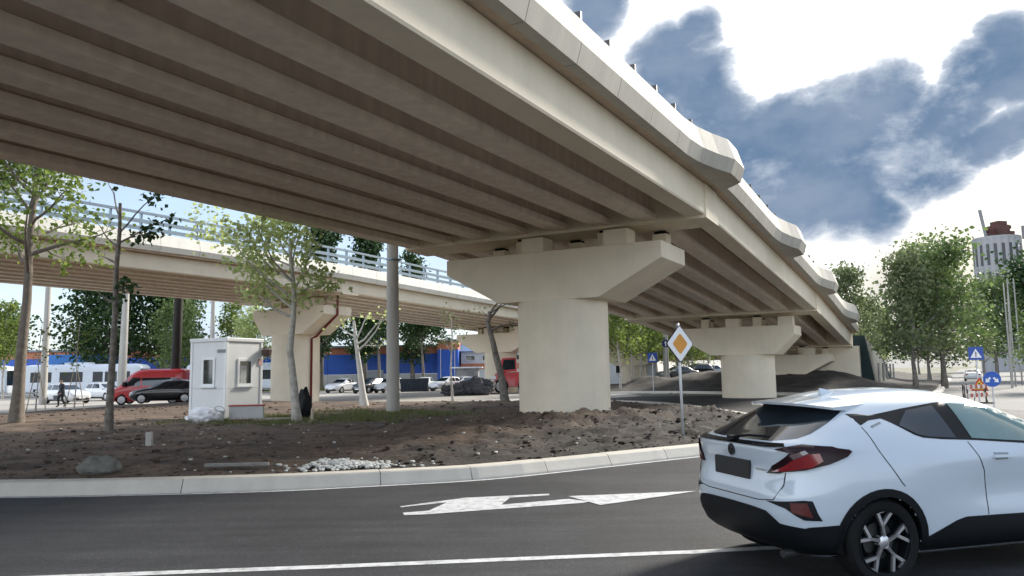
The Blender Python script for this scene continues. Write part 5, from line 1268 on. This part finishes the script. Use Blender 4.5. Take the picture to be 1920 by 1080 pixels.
# ================================================================= buildings
BLUEM = mat('blue_cladding', (.015, .10, .50), .45, .15, .6)
ORM = mat('orange_cladding', (.48, .17, .09), .55, .12, .8)
WHW = mat('white_render', (.62, .62, .60), .8, .10, .5)
ROOFM = mat('grey_roof', (.22, .25, .30), .6, .15, .4)
wh = empty('warehouse', (-44, 100, 0), 0, 'long blue warehouse with an orange band and white base behind the trees', 'warehouse')
x = -84.0; k = 0
while x < -9.6:
    w = 4.0
    MB().box((x+w/2+44, 4, .9), (w-.03, 8, 1.8)).build('base_panel', WHW, wh)
    MB().box((x+w/2+44, 4, 3.1), (w-.05, 8.06, 2.55)).build('blue_panel', BLUEM, wh)
    MB().box((x+w/2+44, 4, 4.85), (w-.04, 8.02, .9)).build('orange_panel', ORM, wh)
    if k % 3 == 1:
        f = MB().box((x+w/2+44, -.06, 1.2), (2.4, .1, 2.3)).build('gate', mat('gate_pale', (.50, .52, .55), .5, .1, 2), wh)
        for q in range(4): MB().box((x+w/2+44, -.12, .4+q*.52), (2.3, .03, .46)).build('gate_leaf', mat('gate_pale2', (.42, .45, .50), .5, .1, 2), f)
    x += w; k += 1
MB().box((-3, 4, 5.42), (75.5, 8.8, .22)).build('roof', ROOFM, wh)
tower = empty('corner_block', (-8.3, 98.5, 0), 0, 'taller blue block with orange top at the warehouse end', 'building')
MB().box((0, 3, 2.4), (2.6, 7, 4.8)).build('wall', BLUEM, tower); MB().box((0, 3, 5.35), (2.62, 7.02, 1.08)).build('orange_band', ORM, tower); MB().box((0, 3, 6.0), (2.9, 7.4, .2)).build('roof', ROOFM, tower)
for q in (-.9, .9): MB().tube([(q, -.58, 0), (q, -.58, 5)], .05, 6).build('downpipe', WHITEP, tower)
shop = empty('shop_building', (-2.2, 101, 0), 0, 'white low building with blue roof and orange stripe', 'building')
MB().box((0, 4, 2.3), (9.2, 8, 4.6)).build('wall', WHW, shop); MB().box((0, 3.96, 2.65), (9.24, 8, .75)).build('orange_stripe', ORM, shop)
MB().hexa([(-4.9, -.5, 4.62), (4.9, -.5, 4.62), (4.9, 8.5, 4.62), (-4.9, 8.5, 4.62), (-4.6, 3.5, 6.2), (4.6, 3.5, 6.2), (4.6, 4.5, 6.2), (-4.6, 4.5, 6.2)]).build('roof', mat('blue_roof', (.12, .22, .40), .5, .1, .6), shop)
for q in range(4):
    f = MB().box((-3.4+2.2*q, -.05, 3.75), (1.3, .08, .75)).build('window', WHITEP, shop); MB().box((-3.4+2.2*q, -.10, 3.75), (1.12, .02, .58)).build('pane', GLASS, f)
for q in range(3):
    f = MB().box((-3.0+2.8*q, -.05, 1.2), (1.6, .08, 1.4)).build('window', WHITEP, shop); MB().box((-3.0+2.8*q, -.10, 1.2), (1.4, .02, 1.2)).build('pane', GLASS, f)
hall = empty('white_hall', (12, 108, 0), 0, 'plain white wall glimpsed behind the row of young trees', 'building')
MB().box((0, 4, 2.2), (16, 8, 4.4)).build('wall', mat('hall_white', (.66, .69, .72), .7, .08, .5), hall); MB().box((0, 4, 4.5), (16.5, 8.5, .2)).build('roof', ROOFM, hall)
for q in range(5):
    f = MB().box((-6+3*q, -.05, 2.0), (1.5, .08, 1.2)).build('window', WHITEP, hall); MB().box((-6+3*q, -.10, 2.0), (1.3, .02, 1.0)).build('pane', GLASS, f)
pv = empty('kiosk_stall', (-50.5, 90, 0), 0, 'blue-roofed stall behind the white bus at the left', 'stall')
MB().box((0, 1.5, 1.6), (7, 3, 3.2)).build('wall', WHW, pv); MB().box((0, 1.4, 3.9), (7.4, 3.6, 1.4)).build('fascia', mat('bright_blue', (.03, .20, .60), .45, .1, 1), pv)
# grain silo with fluted drum, far off to the right
sl = empty('silo_tower', (147, 230, 0), 0, 'pale fluted silo tower with a mast and red machinery on top', 'silo')
SILO = mat('silo_concrete', (.30, .30, .31), .8, .10, .15)
n = 120; ringp = []
for i in range(n):
    a = 2*math.pi*i/n; r = 6.2+.28*abs(math.sin(a*10)); ringp.append((r*math.cos(a), r*math.sin(a)))
MB().loft([[(x, y, 0) for x, y in ringp], [(x, y, 39.5) for x, y in ringp]]).build('drum', SILO, sl)
for i in range(20):
    a = 2*math.pi*(i+.0)/20
    for z0, z1 in ((31.5, 37.8), (23.5, 29.5)):
        MB().box((6.25*math.cos(a), 6.25*math.sin(a), (z0+z1)/2), (.35, .8, z1-z0), a).build('slit_window', mat('slit_dark', (.05, .05, .055), .5, .2, 1), sl)
MB().lathe([(6.4, 39.51), (6.4, 40.2), (6.0, 40.2), (6.0, 39.51)], (0, 0, 0), 60).build('parapet', SILO, sl)
MB().tube([(-4.2, -2, 39.5), (-5.6, -2, 48.5)], [.42, .5], 8).build('mast', mat('mast_grey', (.20, .20, .21), .5, .1, 1), sl)
RUST = mat('rusty_red', (.09, .035, .026), .7, .35, .5)
for c, d in (((.2, -1, 41.8), (4.4, 4, 4.0)), ((-1.5, -1, 41.2), (3, 3, 3)), ((2.6, -.5, 43.4), (3.2, 1.4, 1.0)), ((.4, -1, 44.3), (3.2, 3, 1.4)), ((-2.8, -1, 42.3), (2.2, 1, .8)), ((3.6, -1, 40.9), (1.6, 2, 2.2))): MB().box(c, d, .2).build('machinery', RUST, sl)
for x in (6.0, 6.8): MB().box((x+1.0, -2, 41.5), (.6, .6, 4.0)).build('vent_stack', mat('mast_grey', (.20, .20, .21)), sl)
far = empty('apartment_block', (165, 236, 0), 0, 'dull factory block below and behind the silo', 'building')
MB().box((0, 6, 9), (26, 12, 18)).build('wall', mat('factory_wall', (.33, .32, .31), .8, .15, .3), far)
for i in range(6):
    for j in range(4): 
        f = MB().box((-10.5+4.2*i, -.06, 3+4*j), (2.6, .12, 2.2)).build('window', mat('factory_frame', (.4, .4, .4), .6, .1, 1), far)
        MB().box((-10.5+4.2*i, -.14, 3+4*j), (2.3, .05, 1.9)).build('pane', GLASS, f)
# pale fence along the right-hand street
fence = empty('street_fence', (35.2, 46.5, 0), rad(60.7), 'pale slatted fence along the street at the right edge', 'fence')
FW = mat('fence_pale', (.46, .50, .47), .6, .15, 1)
for i in range(22): MB().box((i*1.6, 0, .95), (.14, .14, 1.95)).build('post', WHITEP, fence)
for i in range(21):
    for j in range(5): MB().box((i*1.6+.28+.26*j, 0, .92), (.17, .05, 1.5)).build('slat', FW, fence)
